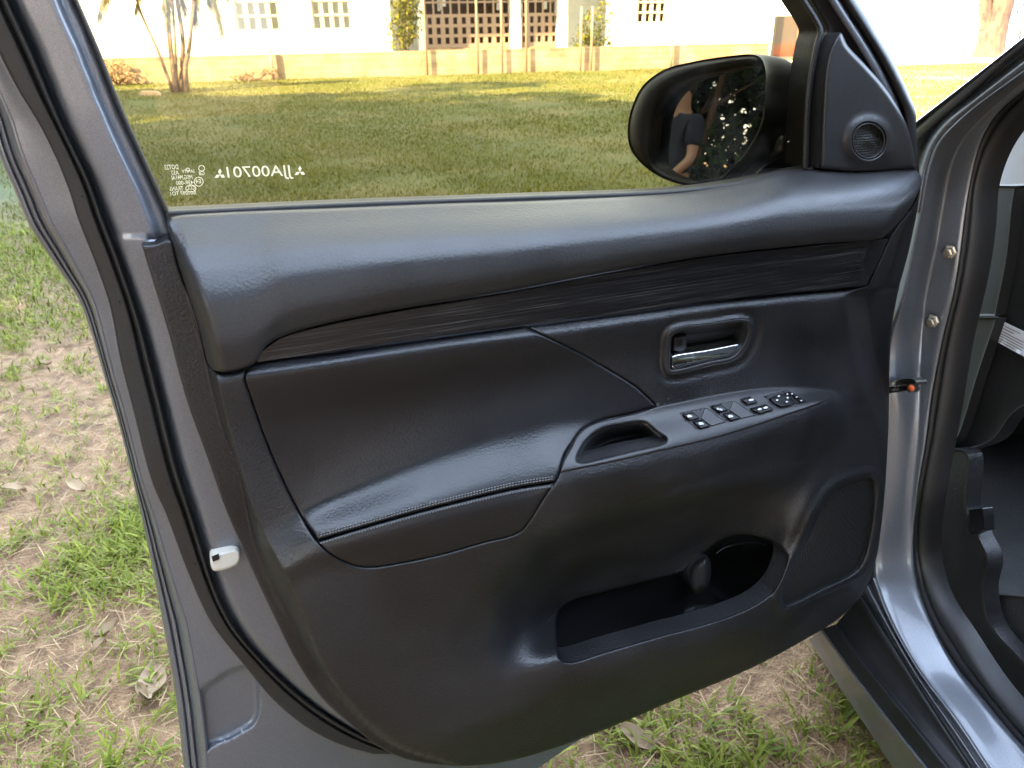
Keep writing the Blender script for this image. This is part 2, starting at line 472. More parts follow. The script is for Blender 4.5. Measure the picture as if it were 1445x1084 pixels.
M_carpet = grained('carpet', (.014, .014, .014), .95, 300, .8, .5)
M_wall = mat('white_render', (.80, .76, .68), .85)
_v = coords(M_wall); setin(M_wall, 'Base Color', ramp(M_wall, noise(M_wall, _v, 1.3, 5, .6), [(.3, (.74, .72, .67)), (.7, (.86, .85, .82))]))
M_stone = mat('block_wall', (.36, .26, .17), .9)
_v = coords(M_stone, (1, 1, 1), (0, 0, -math.radians(11.5)))
_br = nd(M_stone, 'ShaderNodeTexBrick'); _br.inputs['Scale'].default_value = 1.0
_br.inputs['Brick Width'].default_value = .42; _br.inputs['Row Height'].default_value = .2; _br.inputs['Mortar Size'].default_value = .012
_br.inputs['Color1'].default_value = (.40, .30, .215, 1); _br.inputs['Color2'].default_value = (.32, .235, .165, 1); _br.inputs['Mortar'].default_value = (.40, .33, .26, 1)
_sw = nd(M_stone, 'ShaderNodeSeparateXYZ'); _cb = nd(M_stone, 'ShaderNodeCombineXYZ')
M_stone.node_tree.links.new(_v, _sw.inputs[0]); M_stone.node_tree.links.new(_sw.outputs[0], _cb.inputs[0]); M_stone.node_tree.links.new(_sw.outputs[2], _cb.inputs[1])
M_stone.node_tree.links.new(_cb.outputs[0], _br.inputs['Vector'])
_mm = nd(M_stone, 'ShaderNodeMixRGB', blend_type='MULTIPLY'); _mm.inputs[0].default_value = .8
M_stone.node_tree.links.new(_br.outputs['Color'], _mm.inputs[1]); M_stone.node_tree.links.new(ramp(M_stone, noise(M_stone, _v, 1.6, 6, .65), [(.3, (.5, .42, .34)), (.65, (1.25, 1.15, 1.0))]), _mm.inputs[2])
setin(M_stone, 'Base Color', _mm.outputs[0])
M_lattice = mat('lattice_block', (.30, .21, .16), .9)
M_latticep = mat('lattice_block_pale', (.55, .47, .36), .9)
M_darkin = mat('dark_room', (.008, .007, .006), .9)
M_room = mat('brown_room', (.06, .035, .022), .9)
M_iron = mat('iron', (.14, .11, .09), .6)
M_post = mat('rusty_post', (.26, .19, .14), .7)
M_bark = mat('bark', (.12, .07, .04), .95)
_v = coords(M_bark, (3, 3, .8)); _n = noise(M_bark, _v, 4, 6, .7)
setin(M_bark, 'Base Color', ramp(M_bark, _n, [(.3, (.06, .034, .02)), (.7, (.17, .10, .06))])); bump(M_bark, _n, .7, .04)
M_palmbark = mat('palm_bark', (.21, .15, .10), .9)
_v = coords(M_palmbark, (1, 1, 1)); _n = noise(M_palmbark, _v, 14, 4, .6)
setin(M_palmbark, 'Base Color', ramp(M_palmbark, _n, [(.3, (.05, .033, .02)), (.7, (.12, .082, .05))]))
M_rust = mat('rusty_sheet', (.3, .16, .1), .7)
_v = coords(M_rust); _sw = nd(M_rust, 'ShaderNodeSeparateXYZ'); M_rust.node_tree.links.new(_v, _sw.inputs[0])
_n = noise(M_rust, _v, 1.7, 5, .7)
_ad = nd(M_rust, 'ShaderNodeMath', operation='MULTIPLY_ADD'); _ad.inputs[1].default_value = .6; M_rust.node_tree.links.new(_n, _ad.inputs[0]); M_rust.node_tree.links.new(_sw.outputs[2], _ad.inputs[2])
_md = nd(M_rust, 'ShaderNodeMapRange'); _md.inputs[1].default_value = .1; _md.inputs[2].default_value = 2.4; M_rust.node_tree.links.new(_ad.outputs[0], _md.inputs[0])
setin(M_rust, 'Base Color', ramp(M_rust, _md.outputs[0], [(.12, (.05, .025, .02)), (.26, (.22, .045, .018)), (.36, (.17, .06, .035)), (.42, (.085, .068, .062)), (.9, (.11, .075, .06))]))

def leafmat(name, c0, c1, trans=.25, attr=True):
    m = mat(name, c0, .6, spec=.2)
    if attr:
        a = nd(m, 'ShaderNodeAttribute', attribute_name='tint'); fac = a.outputs['Fac']
    else: fac = noise(m, coords(m), 3, 3)
    c = ramp(m, fac, [(0.0, c0), (1.0, c1)]); setin(m, 'Base Color', c)
    t = nd(m, 'ShaderNodeBsdfTranslucent'); mx = nd(m, 'ShaderNodeMixShader'); mx.inputs[0].default_value = trans
    out = m.node_tree.nodes['Material Output']
    m.node_tree.links.new(c, t.inputs[0]); m.node_tree.links.new(m.node_tree.nodes['Principled BSDF'].outputs[0], mx.inputs[1])
    m.node_tree.links.new(t.outputs[0], mx.inputs[2]); m.node_tree.links.new(mx.outputs[0], out.inputs[0])
    return m
M_grass = leafmat('grass_blade', (.10, .135, .012), (.26, .265, .04), .3)
M_lawnb = leafmat('lawn_blade', (.054, .074, .004), (.135, .126, .010), .3)
M_straw = leafmat('straw', (.15, .10, .045), (.44, .30, .15), .1)
M_leafd = leafmat('leaf_dark', (.018, .040, .010), (.06, .10, .022), .25)
M_leafy = leafmat('leaf_yellow', (.07, .10, .015), (.22, .19, .03), .3)
M_dry = leafmat('dry_leaf', (.19, .12, .065), (.36, .265, .16), .1, False)
M_palmleaf = leafmat('palm_leaf', (.06, .07, .02), (.17, .13, .05), .2)

M_ground = mat('lawn_soil', (.1, .09, .05), .95)
_v = coords(M_ground); _n1 = noise(M_ground, _v, .55, 5, .6); _n2 = noise(M_ground, _v, 16, 6, .7); _n3 = noise(M_ground, _v, 120, 3, .6)
_a = ramp(M_ground, _n2, [(.3, (.12, .066, .031)), (.5, (.28, .16, .078)), (.72, (.45, .285, .148))])
_g = ramp(M_ground, _n2, [(.25, (.045, .06, .013)), (.5, (.075, .09, .018)), (.75, (.115, .11, .03))])
_sep = nd(M_ground, 'ShaderNodeSeparateXYZ'); M_ground.node_tree.links.new(_v, _sep.inputs[0])
_mr = nd(M_ground, 'ShaderNodeMapRange'); _mr.inputs[1].default_value = 4.2; _mr.inputs[2].default_value = 7.5
M_ground.node_tree.links.new(_sep.outputs[1], _mr.inputs[0])
_pr = ramp(M_ground, _n1, [(.44, (1, 1, 1)), (.62, (.8, .8, .8))])
_mu = nd(M_ground, 'ShaderNodeMath', operation='MULTIPLY'); M_ground.node_tree.links.new(_mr.outputs[0], _mu.inputs[0]); M_ground.node_tree.links.new(_pr, _mu.inputs[1])
_mix = nd(M_ground, 'ShaderNodeMixRGB'); M_ground.node_tree.links.new(_mu.outputs[0], _mix.inputs[0]); M_ground.node_tree.links.new(_a, _mix.inputs[1]); M_ground.node_tree.links.new(_g, _mix.inputs[2])
setin(M_ground, 'Base Color', _mix.outputs[0])
_ab = nd(M_ground, 'ShaderNodeMath', operation='ADD'); M_ground.node_tree.links.new(_n2, _ab.inputs[0]); M_ground.node_tree.links.new(_n3, _ab.inputs[1])
bump(M_ground, _ab.outputs[0], .8, .03)

#@@STRUCTURE
# ------------------------------------------------------------------ ground
def fbm(x, y, s):
    v = 0
    for k, (a, fx, fy, p) in enumerate([(1, 1, .3, .5), (.8, -.6, 1.1, 2.1), (.6, 1.9, 1.3, 4.), (.5, -1.4, 2.3, 1.), (.35, 3.1, -2.2, 3.3), (.3, 2.6, 4.2, 5.)]):
        v = v + a * np.sin((x * fx + y * fy) * s + p)
    return v / 2.2
gx = np.unique(np.r_[np.linspace(-400, -20, 16), np.linspace(-20, 20, 81), np.linspace(20, 400, 16)])
gy = np.unique(np.r_[np.linspace(-400, -20, 16), np.linspace(-20, 36, 113), np.linspace(36, 400, 16)])
GX, GY = np.meshgrid(gx, gy); GZ = .012 * fbm(GX, GY, 1.3) - .012
nxg = len(gx)
V = np.stack([GX, GY, GZ], -1).reshape(-1, 3)
Fs = [(j * nxg + i, j * nxg + i + 1, (j + 1) * nxg + i + 1, (j + 1) * nxg + i) for j in range(len(gy) - 1) for i in range(nxg - 1)]
tag(mesh('ground', V, Fs, M_ground), kind='structure')

def blades(name, P, L, Wd, yaw, lean, tint, mat_, seg=3, curl=.8):
    """many bent tapering blades in one mesh; arrays of size N"""
    N = len(P); ds = np.stack([np.cos(yaw), np.sin(yaw), np.zeros(N)], 1); sd_ = np.stack([-np.sin(yaw), np.cos(yaw), np.zeros(N)], 1)
    V = np.zeros((N, 2 * seg + 1, 3)); pos = P.copy(); ang = lean.copy()
    for k in range(seg + 1):
        wk = Wd * (1 - (k / seg) ** 1.6) * .5 * (.7 + .6 * min(k, 1))
        if k < seg:
            V[:, 2 * k] = pos - sd_ * wk[:, None]; V[:, 2 * k + 1] = pos + sd_ * wk[:, None]
        else: V[:, 2 * seg] = pos
        st = L / seg
        pos = pos + ds * (np.sin(ang) * st)[:, None] + np.array([0, 0, 1.]) * (np.cos(ang) * st)[:, None]
        pos[:, 2] = np.maximum(pos[:, 2], .003)
        ang = ang + curl / seg
    nv = 2 * seg + 1; off = (np.arange(N) * nv)[:, None]
    tris = []
    for k in range(seg - 1):
        a = 2 * k
        tris += [np.array([a, a + 1, a + 3]), np.array([a, a + 3, a + 2])]
    tris.append(np.array([2 * seg - 2, 2 * seg - 1, 2 * seg]))
    T = (off[:, None, :] + np.array(tris)[None]).reshape(-1, 3)
    me = bpy.data.meshes.new(name)
    me.vertices.add(N * nv); me.vertices.foreach_set('co', V.reshape(-1).astype(np.float32))
    me.loops.add(T.size); me.loops.foreach_set('vertex_index', T.reshape(-1).astype(np.int32))
    me.polygons.add(len(T)); me.polygons.foreach_set('loop_start', np.arange(0, T.size, 3, dtype=np.int32))
    me.polygons.foreach_set('loop_total', np.full(len(T), 3, np.int32))
    me.polygons.foreach_set('use_smooth', np.ones(len(T), bool))
    at = me.attributes.new('tint', 'FLOAT', 'POINT'); at.data.foreach_set('value', np.repeat(tint, nv).astype(np.float32))
    me.update(calc_edges=True); me.materials.append(mat_)
    o = bpy.data.objects.new(name, me); col.objects.link(o); MW[o.name] = Matrix.Identity(4); return o

# near grass: clumps of broad blades with bare soil between them
bare = [(60, 590, .42), (20, 800, .16), (130, 900, .14), (60, 930, .12), (110, 690, .18), (170, 1010, .1), (1090, 950, .14), (800, 1060, .12), (160, 560, .25), (30, 690, .22)]
NC_ = 52000
cx = np.r_[rng.uniform(-4.6, 1.5, 26000), rng.uniform(-2.3, 1.4, 26000)]; cy = np.r_[rng.uniform(.55, 6.2, 26000), rng.uniform(.55, 3.4, 26000)]
dens = .62 + .55 * fbm(cx, cy, 2.1) + .35 * fbm(cx + 3, cy - 1, 6.5)
for bx_, by_, br_ in bare:
    g_ = G(bx_, by_); q = np.hypot(cx - g_[0], cy - g_[1]) / br_
    dens -= .62 * np.exp(-q ** 2)
dens += np.where(cy > 3.4, .5, 0)
k = rng.uniform(0, 1, NC_) < np.clip(dens, .12, 1) ** 1.15 * .9
cx, cy = cx[k], cy[k]
nb_ = rng.integers(4, 9, len(cx)); ci = np.repeat(np.arange(len(cx)), nb_); N = len(ci)
P = np.stack([cx[ci] + rng.normal(0, .012, N), cy[ci] + rng.normal(0, .012, N), np.full(N, -.004)], 1)
size = rng.uniform(.6, 1.25, len(cx))[ci]
o = blades('grass', P, rng.uniform(.024, .070, N) * size, rng.uniform(.0032, .0072, N) * size, rng.uniform(0, 6.283, N), rng.uniform(.25, 1.25, N), np.clip(rng.normal(.5, .25, N) + (rng.uniform(0, 1, len(cx))[ci] - .5) * .5, 0, 1), M_grass, 3, 1.0)
tag(o, kind='stuff')
# straw and dead stems lying on the soil
N = 42000
P = np.stack([rng.uniform(-3.2, 1.5, N), rng.uniform(.55, 4.5, N), rng.uniform(.0, .008, N)], 1)
o = blades('dry_grass', P, rng.uniform(.015, .10, N), rng.uniform(.0012, .0034, N), rng.uniform(0, 6.283, N), rng.uniform(1.35, 1.6, N), rng.uniform(0, 1, N) ** 1.3, M_straw, 2, .15)
tag(o, kind='stuff')
# the lawn beyond the door
N = 450000
yy = 2.9 + 26.6 * rng.uniform(0, 1, N) ** 1.6; xx = rng.uniform(-.85, .6, N) * yy + rng.normal(0, .6, N) + np.where(yy > 15, 1.5, 0)
keep = (fbm(xx, yy, .9) + .6 * fbm(xx, yy, 3.1)) > rng.uniform(-1.6, .5, N)
keep &= rng.uniform(0, 1, N) < np.clip((yy - 2.9) / 3.4, 0, 1) ** 1.3
xx, yy = xx[keep], yy[keep]; N = len(xx)
P = np.stack([xx, yy, np.full(N, -.006)], 1)
tn = np.clip(.45 + .14 * fbm(xx, yy, .55) + .12 * fbm(xx, yy, 2.3) + rng.normal(0, .14, N), 0, 1)
o = blades('lawn', P, rng.uniform(.025, .06, N), rng.uniform(.004, .009, N) * (1 + yy * .05), rng.uniform(0, 6.283, N), rng.uniform(.2, 1.1, N), tn, M_lawnb, 2, .6)
tag(o, kind='stuff')

# ------------------------------------------------------------------ buildings across the lawn
W0 = G(160, 119); W1 = G(1078, 92)
WD = (W1 - W0) / np.linalg.norm(W1 - W0); WN = np.array([WD[1], -WD[0], 0])     # WN points to the viewer
if WN @ (CO - W0) < 0: WN = -WN
UPZ = np.array([0, 0, 1.])
def FP(px, py, back=0.0):
    """point on the plane parallel to the boundary wall, back metres behind it"""
    r = rays(px, py); t = ((W0 - CO) @ WN - back) / (r @ WN); return CO + r * np.asarray(t)[..., None]
def fbox(name, px0, px1, z0, z1, back, depth, m, parent=None, origin=None):
    a = FP(px0, 40, back); b = FP(px1, 40, back); c = (a + b) / 2 - WN * depth / 2; c[2] = (z0 + z1) / 2
    return box(name, c, [WD, WN, UPZ], [np.linalg.norm((b - a)[:2]) / 2, depth / 2, (z1 - z0) / 2], m, parent, origin)
def zat(px, py, back): return float(FP(px, py, back)[2])

wl = empty('boundary_wall', tuple(FP(600, 100)))
a = fbox('masonry', 60, 1088, -.1, zat(480, 77, 0), 0, .22, M_stone, wl)
b = fbox('coping', 58, 1090, zat(480, 77, 0), zat(480, 77, 0) + .05, -.004, .228, M_stone, wl)
tag(wl, 'long low weathered block wall running in front of the white building', 'wall')
postpx = [(385, .95, 0), (603, 3.6, 1), (675, 3.6, 1), (709, 3.6, 1), (743, 3.6, 1), (819, 2.0, 1), (834, 2.0, 1), (946, .98, 0)]
for i, (px, zt, kd) in enumerate(postpx):
    base = FP(px, 100, -.10); base[2] = 0
    o = tube('fence_post', [base, base + UPZ * (zt * .5), base + UPZ * zt], .035 if kd else .045, M_post, None, 8, origin=base)
    lab = {385: 'short iron post against the low wall to the right of the palm', 946: 'short iron post against the low wall behind the door mirror'}.get(px)
    if px == 819: lab = 'left one of two medium posts beside the yellow bush right of the gates'
    if px == 834: lab = 'right one of two medium posts beside the yellow bush right of the gates'
    if px == 603: lab = 'tall thin iron post at left edge of the wide lattice gate'
    if px == 675: lab = 'tall thin iron post before the middle of the wide lattice gate'
    if px == 709: lab = 'tall thin iron post near right end of the wide lattice gate'
    if px == 743: lab = 'tall thin iron post before the narrow lattice gate right of the white pillar'
    tag(o, lab, 'post', 'iron fence posts along the low wall')
BB = 2.6
bl = empty('white_building', tuple(FP(600, 60, BB)))
tag(bl, 'long white rendered building with square lattice openings behind the low wall', 'building')
# left wing wall is built round its openings
def wall_with_openings(px0, px1, ztop, opens, back, parent, m):
    xs = sorted(opens)
    cur = px0
    for (a, b, z0, z1) in xs:
        fbox('wall', cur, a, -.05, ztop, back, .25, m, parent)
        fbox('wall', a, b, -.05, z0, back, .25, m, parent); fbox('wall', a, b, z1, ztop, back, .25, m, parent)
        cur = b
    fbox('wall', cur, px1, -.05, ztop, back, .25, m, parent)
zwl = zat(366, 43, BB); zwr = zat(917, 32, BB)
wall_with_openings(40, 552, 5.2, [(334, 397, zwl, zwl + 1.8), (442, 497, zwl, zwl + 1.8)], BB, bl, M_wall)
wall_with_openings(858, 1084, 5.2, [(898, 938, zwr, zwr + 1.75)], BB, bl, M_wall)
def lattice(px0, px1, z0, z1, cols, rows, m, back, parent, name='lattice_window', dark=True):
    fr = fbox(name, px0, px1, z0 - .03, z0 + .03, back - .02, .16, m, parent)
    for r in range(rows + 1):
        z = z0 + (z1 - z0) * r / rows
        if r: fbox('rail', px0, px1, z - .035, z + .035, back, .12, m, fr)
    for c in range(cols + 1):
        px = px0 + (px1 - px0) * c / cols; dw = (px1 - px0) / cols * .2
        fbox('mullion', px - dw, px + dw, z0, z1, back + .015, .10, m, fr)
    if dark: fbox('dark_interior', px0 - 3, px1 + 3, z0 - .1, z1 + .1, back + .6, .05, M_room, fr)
    return fr
lattice(334, 397, zwl, zwl + 1.8, 4, 4, M_latticep, BB + .05, bl, dark=False)
lattice(442, 497, zwl, zwl + 1.8, 4, 4, M_latticep, BB + .05, bl, dark=False)
fbox('room_wall', 320, 520, -.05, 4.8, BB + 2.2, .1, M_wall, bl)
lattice(898, 938, zwr, zwr + 1.75, 4, 5, M_latticep, BB + .05, bl)
# entrance bay with gates between white pillars
BE = BB + 1.2
zg = zat(660, 64, BE); zm = zat(660, 22, BE)
def gate(px0, px1, cols):
    g = fbox('lattice_gate', px0, px1, zg - .08, zg + .06, BE - .02, .12, M_lattice, bl)
    for r in range(1, 4):
        z = zg + (zm - zg) * r / 3; fbox('rail', px0, px1, z - .055, z + .055, BE, .08, M_lattice, g)
    for c in range(cols + 1):
        px = px0 + (px1 - px0) * c / cols; dw = (px1 - px0) / cols * .26
        fbox('mullion', px - dw, px + dw, zg, zm, BE + .01, .06, M_lattice, g)
        fbox('bar', px - dw * .4, px + dw * .4, zm, zm + 2.6, BE + .01, .04, M_lattice, g)
    for z in (zm + .45, zm + .9, zm + 1.6): fbox('rail', px0, px1, z - .03, z + .03, BE, .06, M_lattice, g)
    return g
gate(601, 721, 10); gate(735, 787, 5)
for (a, b) in ((590, 601), (721, 735), (787, 801)): fbox('pillar', a, b, -.05, 4.6, BE - .25, .5, M_wall, bl)
fbox('plinth', 592, 802, -.05, zg - .09, BE - .1, .6, M_stone, bl)
fbox('wall', 545, 600, -.05, 5.0, BE + 1.6, .25, M_wall, bl); fbox('wall', 800, 865, -.05, 5.0, BE + 1.6, .25, M_wall, bl)
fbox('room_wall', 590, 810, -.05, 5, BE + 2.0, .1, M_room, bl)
rng2 = np.random.default_rng(3)
for i in range(26):
    px = rng2.uniform(604, 780); z = rng2.uniform(zm - .1, zm + 1.4)
    fbox('bright_pane', px, px + rng2.uniform(3, 6), z, z + rng2.uniform(.2, .5), BE + 1.2, .04, M_wall, bl)
fbox('roof', 20, 1100, 5.25, 5.5, BB - .6, 9, M_lattice, bl)

# right-hand end: rusty sheet gate, pillar, white wall, tree trunk
gp = empty('sheet_metal_gate', tuple(FP(1128, 80, .5))); tag(gp, 'rust stained grey sheet metal gate between the building and the car pillar', 'gate')
fbox('door_leaf', 1092, 1192, .25, zat(1128, 22, .5), .5, .05, M_rust, gp)
fbox('bottom_rail', 1092, 1192, .1, .24, .47, .1, M_iron, gp)
for q in (1093, 1126, 1160): fbox('stile', q, q + 2, .25, zat(1128, 22, .5), .465, .03, M_iron, gp)
o = fbox('gate_pillar', 1083, 1091.5, -.05, 3.2, .3, .45, M_wall, None, origin=FP(1087, 92, .3)); tag(o, 'square white gate pillar left of the rusty sheet gate', 'pillar')
o = fbox('garden_wall', 1200, 1640, -.05, zat(1330, 18, 3.), 3., .25, M_wall, None, origin=FP(1300, 92, 3.)); tag(o, 'plain sunlit white garden wall beyond the car windscreen pillar', 'wall')
o = fbox('driveway', 1180, 1700, -.05, .012, -2.2, 5, M_wall, None, origin=FP(1300, 92, 1.)); tag(o, kind='structure')

def leaves_obj(name, C, size, mat_, parent=None, origin=(0, 0, 0), droop=0., rs=None, aspect=2.2):
    """leaf-sized quads folded along the middle, scattered at points C"""
    rs = rs or rng; N = len(C)
    yaw = rs.uniform(0, 6.283, N); pit = rs.normal(-droop, .7, N); L = size * rs.uniform(.6, 1.3, N); Wd = L / aspect
    d = np.stack([np.cos(yaw) * np.cos(pit), np.sin(yaw) * np.cos(pit), np.sin(pit)], 1)
    s = np.stack([-np.sin(yaw), np.cos(yaw), rs.normal(0, .5, N)], 1); s /= np.linalg.norm(s, axis=1)[:, None]
    nn = np.cross(d, s)
    V = np.zeros((N, 4, 3)); V[:, 0] = C; V[:, 1] = C + d * (L * .5)[:, None] + s * (Wd * .5)[:, None] + nn * (L * .08)[:, None]
    V[:, 2] = C + d * L[:, None]; V[:, 3] = C + d * (L * .5)[:, None] - s * (Wd * .5)[:, None] + nn * (L * .08)[:, None]
    V -= np.asarray(origin, float)
    idx = np.arange(N)[:, None] * 4
    T = np.concatenate([idx + np.array([[0, 1, 2]]), idx + np.array([[0, 2, 3]])], 1).reshape(-1, 3)
    me = bpy.data.meshes.new(name); me.vertices.add(N * 4); me.vertices.foreach_set('co', V.reshape(-1).astype(np.float32))
    me.loops.add(T.size); me.loops.foreach_set('vertex_index', T.reshape(-1).astype(np.int32))
    me.polygons.add(len(T)); me.polygons.foreach_set('loop_start', np.arange(0, T.size, 3, dtype=np.int32)); me.polygons.foreach_set('loop_total', np.full(len(T), 3, np.int32))
    at = me.attributes.new('tint', 'FLOAT', 'POINT'); at.data.foreach_set('value', np.repeat(np.clip(rs.normal(.45, .25, N), 0, 1), 4).astype(np.float32))
    me.update(calc_edges=True); me.materials.append(mat_)
    o = bpy.data.objects.new(name, me); MW[o.name] = Matrix.Translation(Vector(origin)); link(o, parent)
    o.location = origin
    return o
def ball_pts(c, r, N, rs, shell=.45):
    v = rs.normal(0, 1, (N, 3)); v /= np.linalg.norm(v, axis=1)[:, None]
    return np.asarray(c) + v * (rs.uniform(shell, 1, N) ** .6)[:, None] * np.asarray(r)

def tree(name, x, y, h, r, seed, label, group, leaf=.3, n=7000, low=.3, m=None, tk=.03):
    rs = np.random.default_rng(seed); t = empty(name, (x, y, 0)); tag(t, label, 'tree', group)
    top = np.array([x + rs.normal(0, .4), y + rs.normal(0, .4), h * .6])
    pth = [np.array([x, y, -.1]), np.array([x + rs.normal(0, .15), y + rs.normal(0, .15), h * .3]), top]
    tr = tube('trunk', cr3(pth), np.linspace(tk * h, tk * .4 * h, len(cr3(pth))), M_bark, t, 9)
    C = []; nbl = 16
    for i in range(nbl):
        a = rs.uniform(0, 6.283); zz = rs.uniform(low, .93); rad = r * math.sqrt(max(.1, 1 - (abs(zz - .58) / .5) ** 2)) * rs.uniform(.25, .85)
        c = np.array([x + math.cos(a) * rad, y + math.sin(a) * rad, h * zz])
        C.append(ball_pts(c, np.array([1, 1, .75]) * r * rs.uniform(.28, .5), n // nbl, rs))
        st = np.array([x, y, h * min(.55, zz * .7)])
        tube('limb', cr3([st, (st + c) / 2 + rs.normal(0, .2, 3), c]), np.linspace(tk * .3 * h, tk * .07 * h, len(cr3([st, (st + c) / 2, c]))), M_bark, tr, 6)
    leaves_obj('crown', np.vstack(C), leaf, m or M_leafd, t, (x, y, 0), .3, rs)
    return t
def cr3(P, n=6):
    P = np.asarray(P, float); Q = np.vstack([2 * P[0] - P[1], P, 2 * P[-1] - P[-2]]); out = []
    for i in range(len(P) - 1):
        p0, p1, p2, p3 = Q[i:i + 4]
        for k in range(n):
            u = k / n; m1 = (p2 - p0) / 2; m2 = (p3 - p1) / 2
            out.append((2 * u**3 - 3 * u**2 + 1) * p1 + (u**3 - 2 * u**2 + u) * m1 + (-2 * u**3 + 3 * u**2) * p2 + (u**3 - u**2) * m2)
    out.append(P[-1]); return np.array(out)

# palm with several thin stems on the lawn
pb = G(253, 130); pm = empty('palm_tree', tuple(pb)); tag(pm, 'clump palm with several thin leaning stems standing on the lawn', 'palm')
dep = float((pb - CO) @ fw)
def at_depth(px, py, dz=0): return CO + rays(px, py) * (dep + dz)
stems = [((243, 126), (222, 70), (196, 10), (180, -60)), ((246, 127), (238, 60), (229, -10), (215, -90)), ((250, 128), (247, 60), (243, -10), (238, -100)),
         ((255, 129), (258, 60), (250, 0), (243, -70)), ((258, 127), (266, 70), (274, 10), (282, -80)), ((264, 129), (262, 95), (268, 60), (276, -40)), ((248, 127), (240, 45), (232, -60), (225, -120))]
rs = np.random.default_rng(11)
tops = []
for i, s_ in enumerate(stems):
    P = cr3([at_depth(a, b, rs.normal(0, .15)) for a, b in s_]); P[0, 2] = min(P[0, 2], 0.0) - .05
    tube('stem', P, np.linspace(.06, .04, len(P)) * (1.2 if i in (3, 5) else .75), M_palmbark, pm, 8); tops.append(P[-1])
def frond(p, d, L, sag, nl=46, parent=None):
    d = np.asarray(d, float); d /= np.linalg.norm(d); V = []; Fs = []
    q = np.asarray(p, float).copy(); pts = [q.copy()]; dd = d.copy()
    for k in range(nl):
        dd = dd + np.array([0, 0, -sag]); dd /= np.linalg.norm(dd); q = q + dd * L / nl; pts.append(q.copy())
    pts = np.array(pts)
    for k in range(2, nl + 1):
        t_ = pts[k] - pts[k - 1]; t_ /= np.linalg.norm(t_); s1 = np.cross(t_, [0, 0, 1.]); s1 /= max(np.linalg.norm(s1), 1e-3)
        ll = .42 * math.sin(math.pi * (.12 + .82 * k / nl)) + .05
        for s in (1, -1):
            dl = s1 * s * .55 + t_ * .7 + np.array([0, 0, -.75]); dl /= np.linalg.norm(dl)
            b = len(V); wv = t_ * .02
            V += [pts[k] - wv, pts[k] + wv, pts[k] + dl * ll]; Fs.append((b, b + 1, b + 2))
    o = mesh('frond', V, Fs, M_palmleaf, parent)
    at = o.data.attributes.new('tint', 'FLOAT', 'POINT'); at.data.foreach_set('value', rs.uniform(0, 1, len(V)).astype(np.float32))
    return o
fr_ends = [(137, 25), (150, -10), (190, 14), (236, 34), (228, 10), (273, 34), (262, 20), (296, 10), (314, 48), (322, -5), (120, -20), (205, -30), (290, -10)]
for i, (ex_, ey_) in enumerate(fr_ends):
    tip = at_depth(ex_, ey_, rs.normal(0, .3)); st = tops[i % len(tops)] if abs(ex_ - 230) < 60 else tops[(0 if ex_ < 230 else 4)]
    c = (st + tip) / 2 + np.array([0, 0, .75]) * .6 * np.linalg.norm((tip - st)[:2])
    # a frond follows a bent path through c to the tip
    path = cr3([st, c * .55 + (st * .2 + tip * .25) , tip], 14)
    V = []; Fs = []
    tube('frond_rib', path, np.linspace(.025, .006, len(path)), M_palmleaf, pm, 5)
    for k in range(3, len(path)):
        t_ = path[k] - path[k - 1]; t_ /= np.linalg.norm(t_); s1 = np.cross(t_, [0, 0, 1.]); s1 /= max(np.linalg.norm(s1), .2)
        for rep in range(8):
            for s in (1, -1):
                ll = .5 * math.sin(math.pi * (.1 + .8 * k / len(path))) + .08
                dl = s1 * s * rs.uniform(.2, .5) + t_ * .5 + np.array([0, 0, -.9]) + rs.normal(0, .12, 3); dl /= np.linalg.norm(dl)
                b = len(V); p = path[k] - t_ * .012 * rep; wv = t_ * .026
                V += [p - wv, p + wv, p + dl * ll]; Fs.append((b, b + 1, b + 2))
    o = mesh('frond', V, Fs, M_palmleaf, pm, smooth=False)
    at = o.data.attributes.new('tint', 'FLOAT', 'POINT'); at.data.foreach_set('value', rs.uniform(0, 1, len(V)).astype(np.float32))
rk = G(212, 134)
o = mesh('curb_stone', *(lambda: (np.array([[-.28, -.1, -.02], [.28, -.09, -.02], [.26, .12, -.02], [-.25, .11, -.02], [-.2, -.06, .09], [.21, -.05, .07], [.19, .07, .08], [-.19, .07, .10]]) + rk, [(0, 1, 5, 4), (1, 2, 6, 5), (2, 3, 7, 6), (3, 0, 4, 7), (4, 5, 6, 7)]))(), M_stone, None, False, rk)
tag(o, 'grey flat stone on the lawn left of the palm', 'stone')

def bush(name, px, back, wpx, hz, seed, label, m, n=1500, leaf=.16, z0=0.0, grp=None):
    b = FP(px, 90, back); b[2] = 0; rs = np.random.default_rng(seed)
    wd = wpx * np.linalg.norm(b[:2]) / F
    t = empty(name, tuple(b)); tag(t, label, 'bush', grp)
    C = []; st = []
    for i in range(7):
        c = b + WD * rs.uniform(-.5, .5) * wd + WN * rs.uniform(-.3, .3) + UPZ * (z0 + rs.uniform(.25, .85) * hz)
        C.append(ball_pts(c, np.array([wd * .35, .35, hz * .22]), n // 7, rs)); st.append(c)
    leaves_obj('foliage', np.vstack(C), leaf, m, t, b, .2, rs)
    for c in st[:4]: tube('stem', cr3([b, (b + c) / 2 + rs.normal(0, .05, 3), c], 4), np.linspace(.03, .01, 9), M_bark, t, 6)
    return t
bush('shrub', 573, 1.2, 34, 3.4, 21, 'tall yellow green shrub in the gap left of the lattice gates', M_leafy)
bush('shrub', 836, 1.0, 34, 2.2, 22, 'yellow green shrub right of the lattice gates', M_leafy, 900)
bush('shrub', 160, -.6, 40, .75, 23, 'low dry shrub against the wall left of the palm', M_dry, 700, .12)
bush('shrub', 352, -.4, 44, .35, 24, 'low dry scrub at wall foot right of the palm', M_dry, 500, .1)
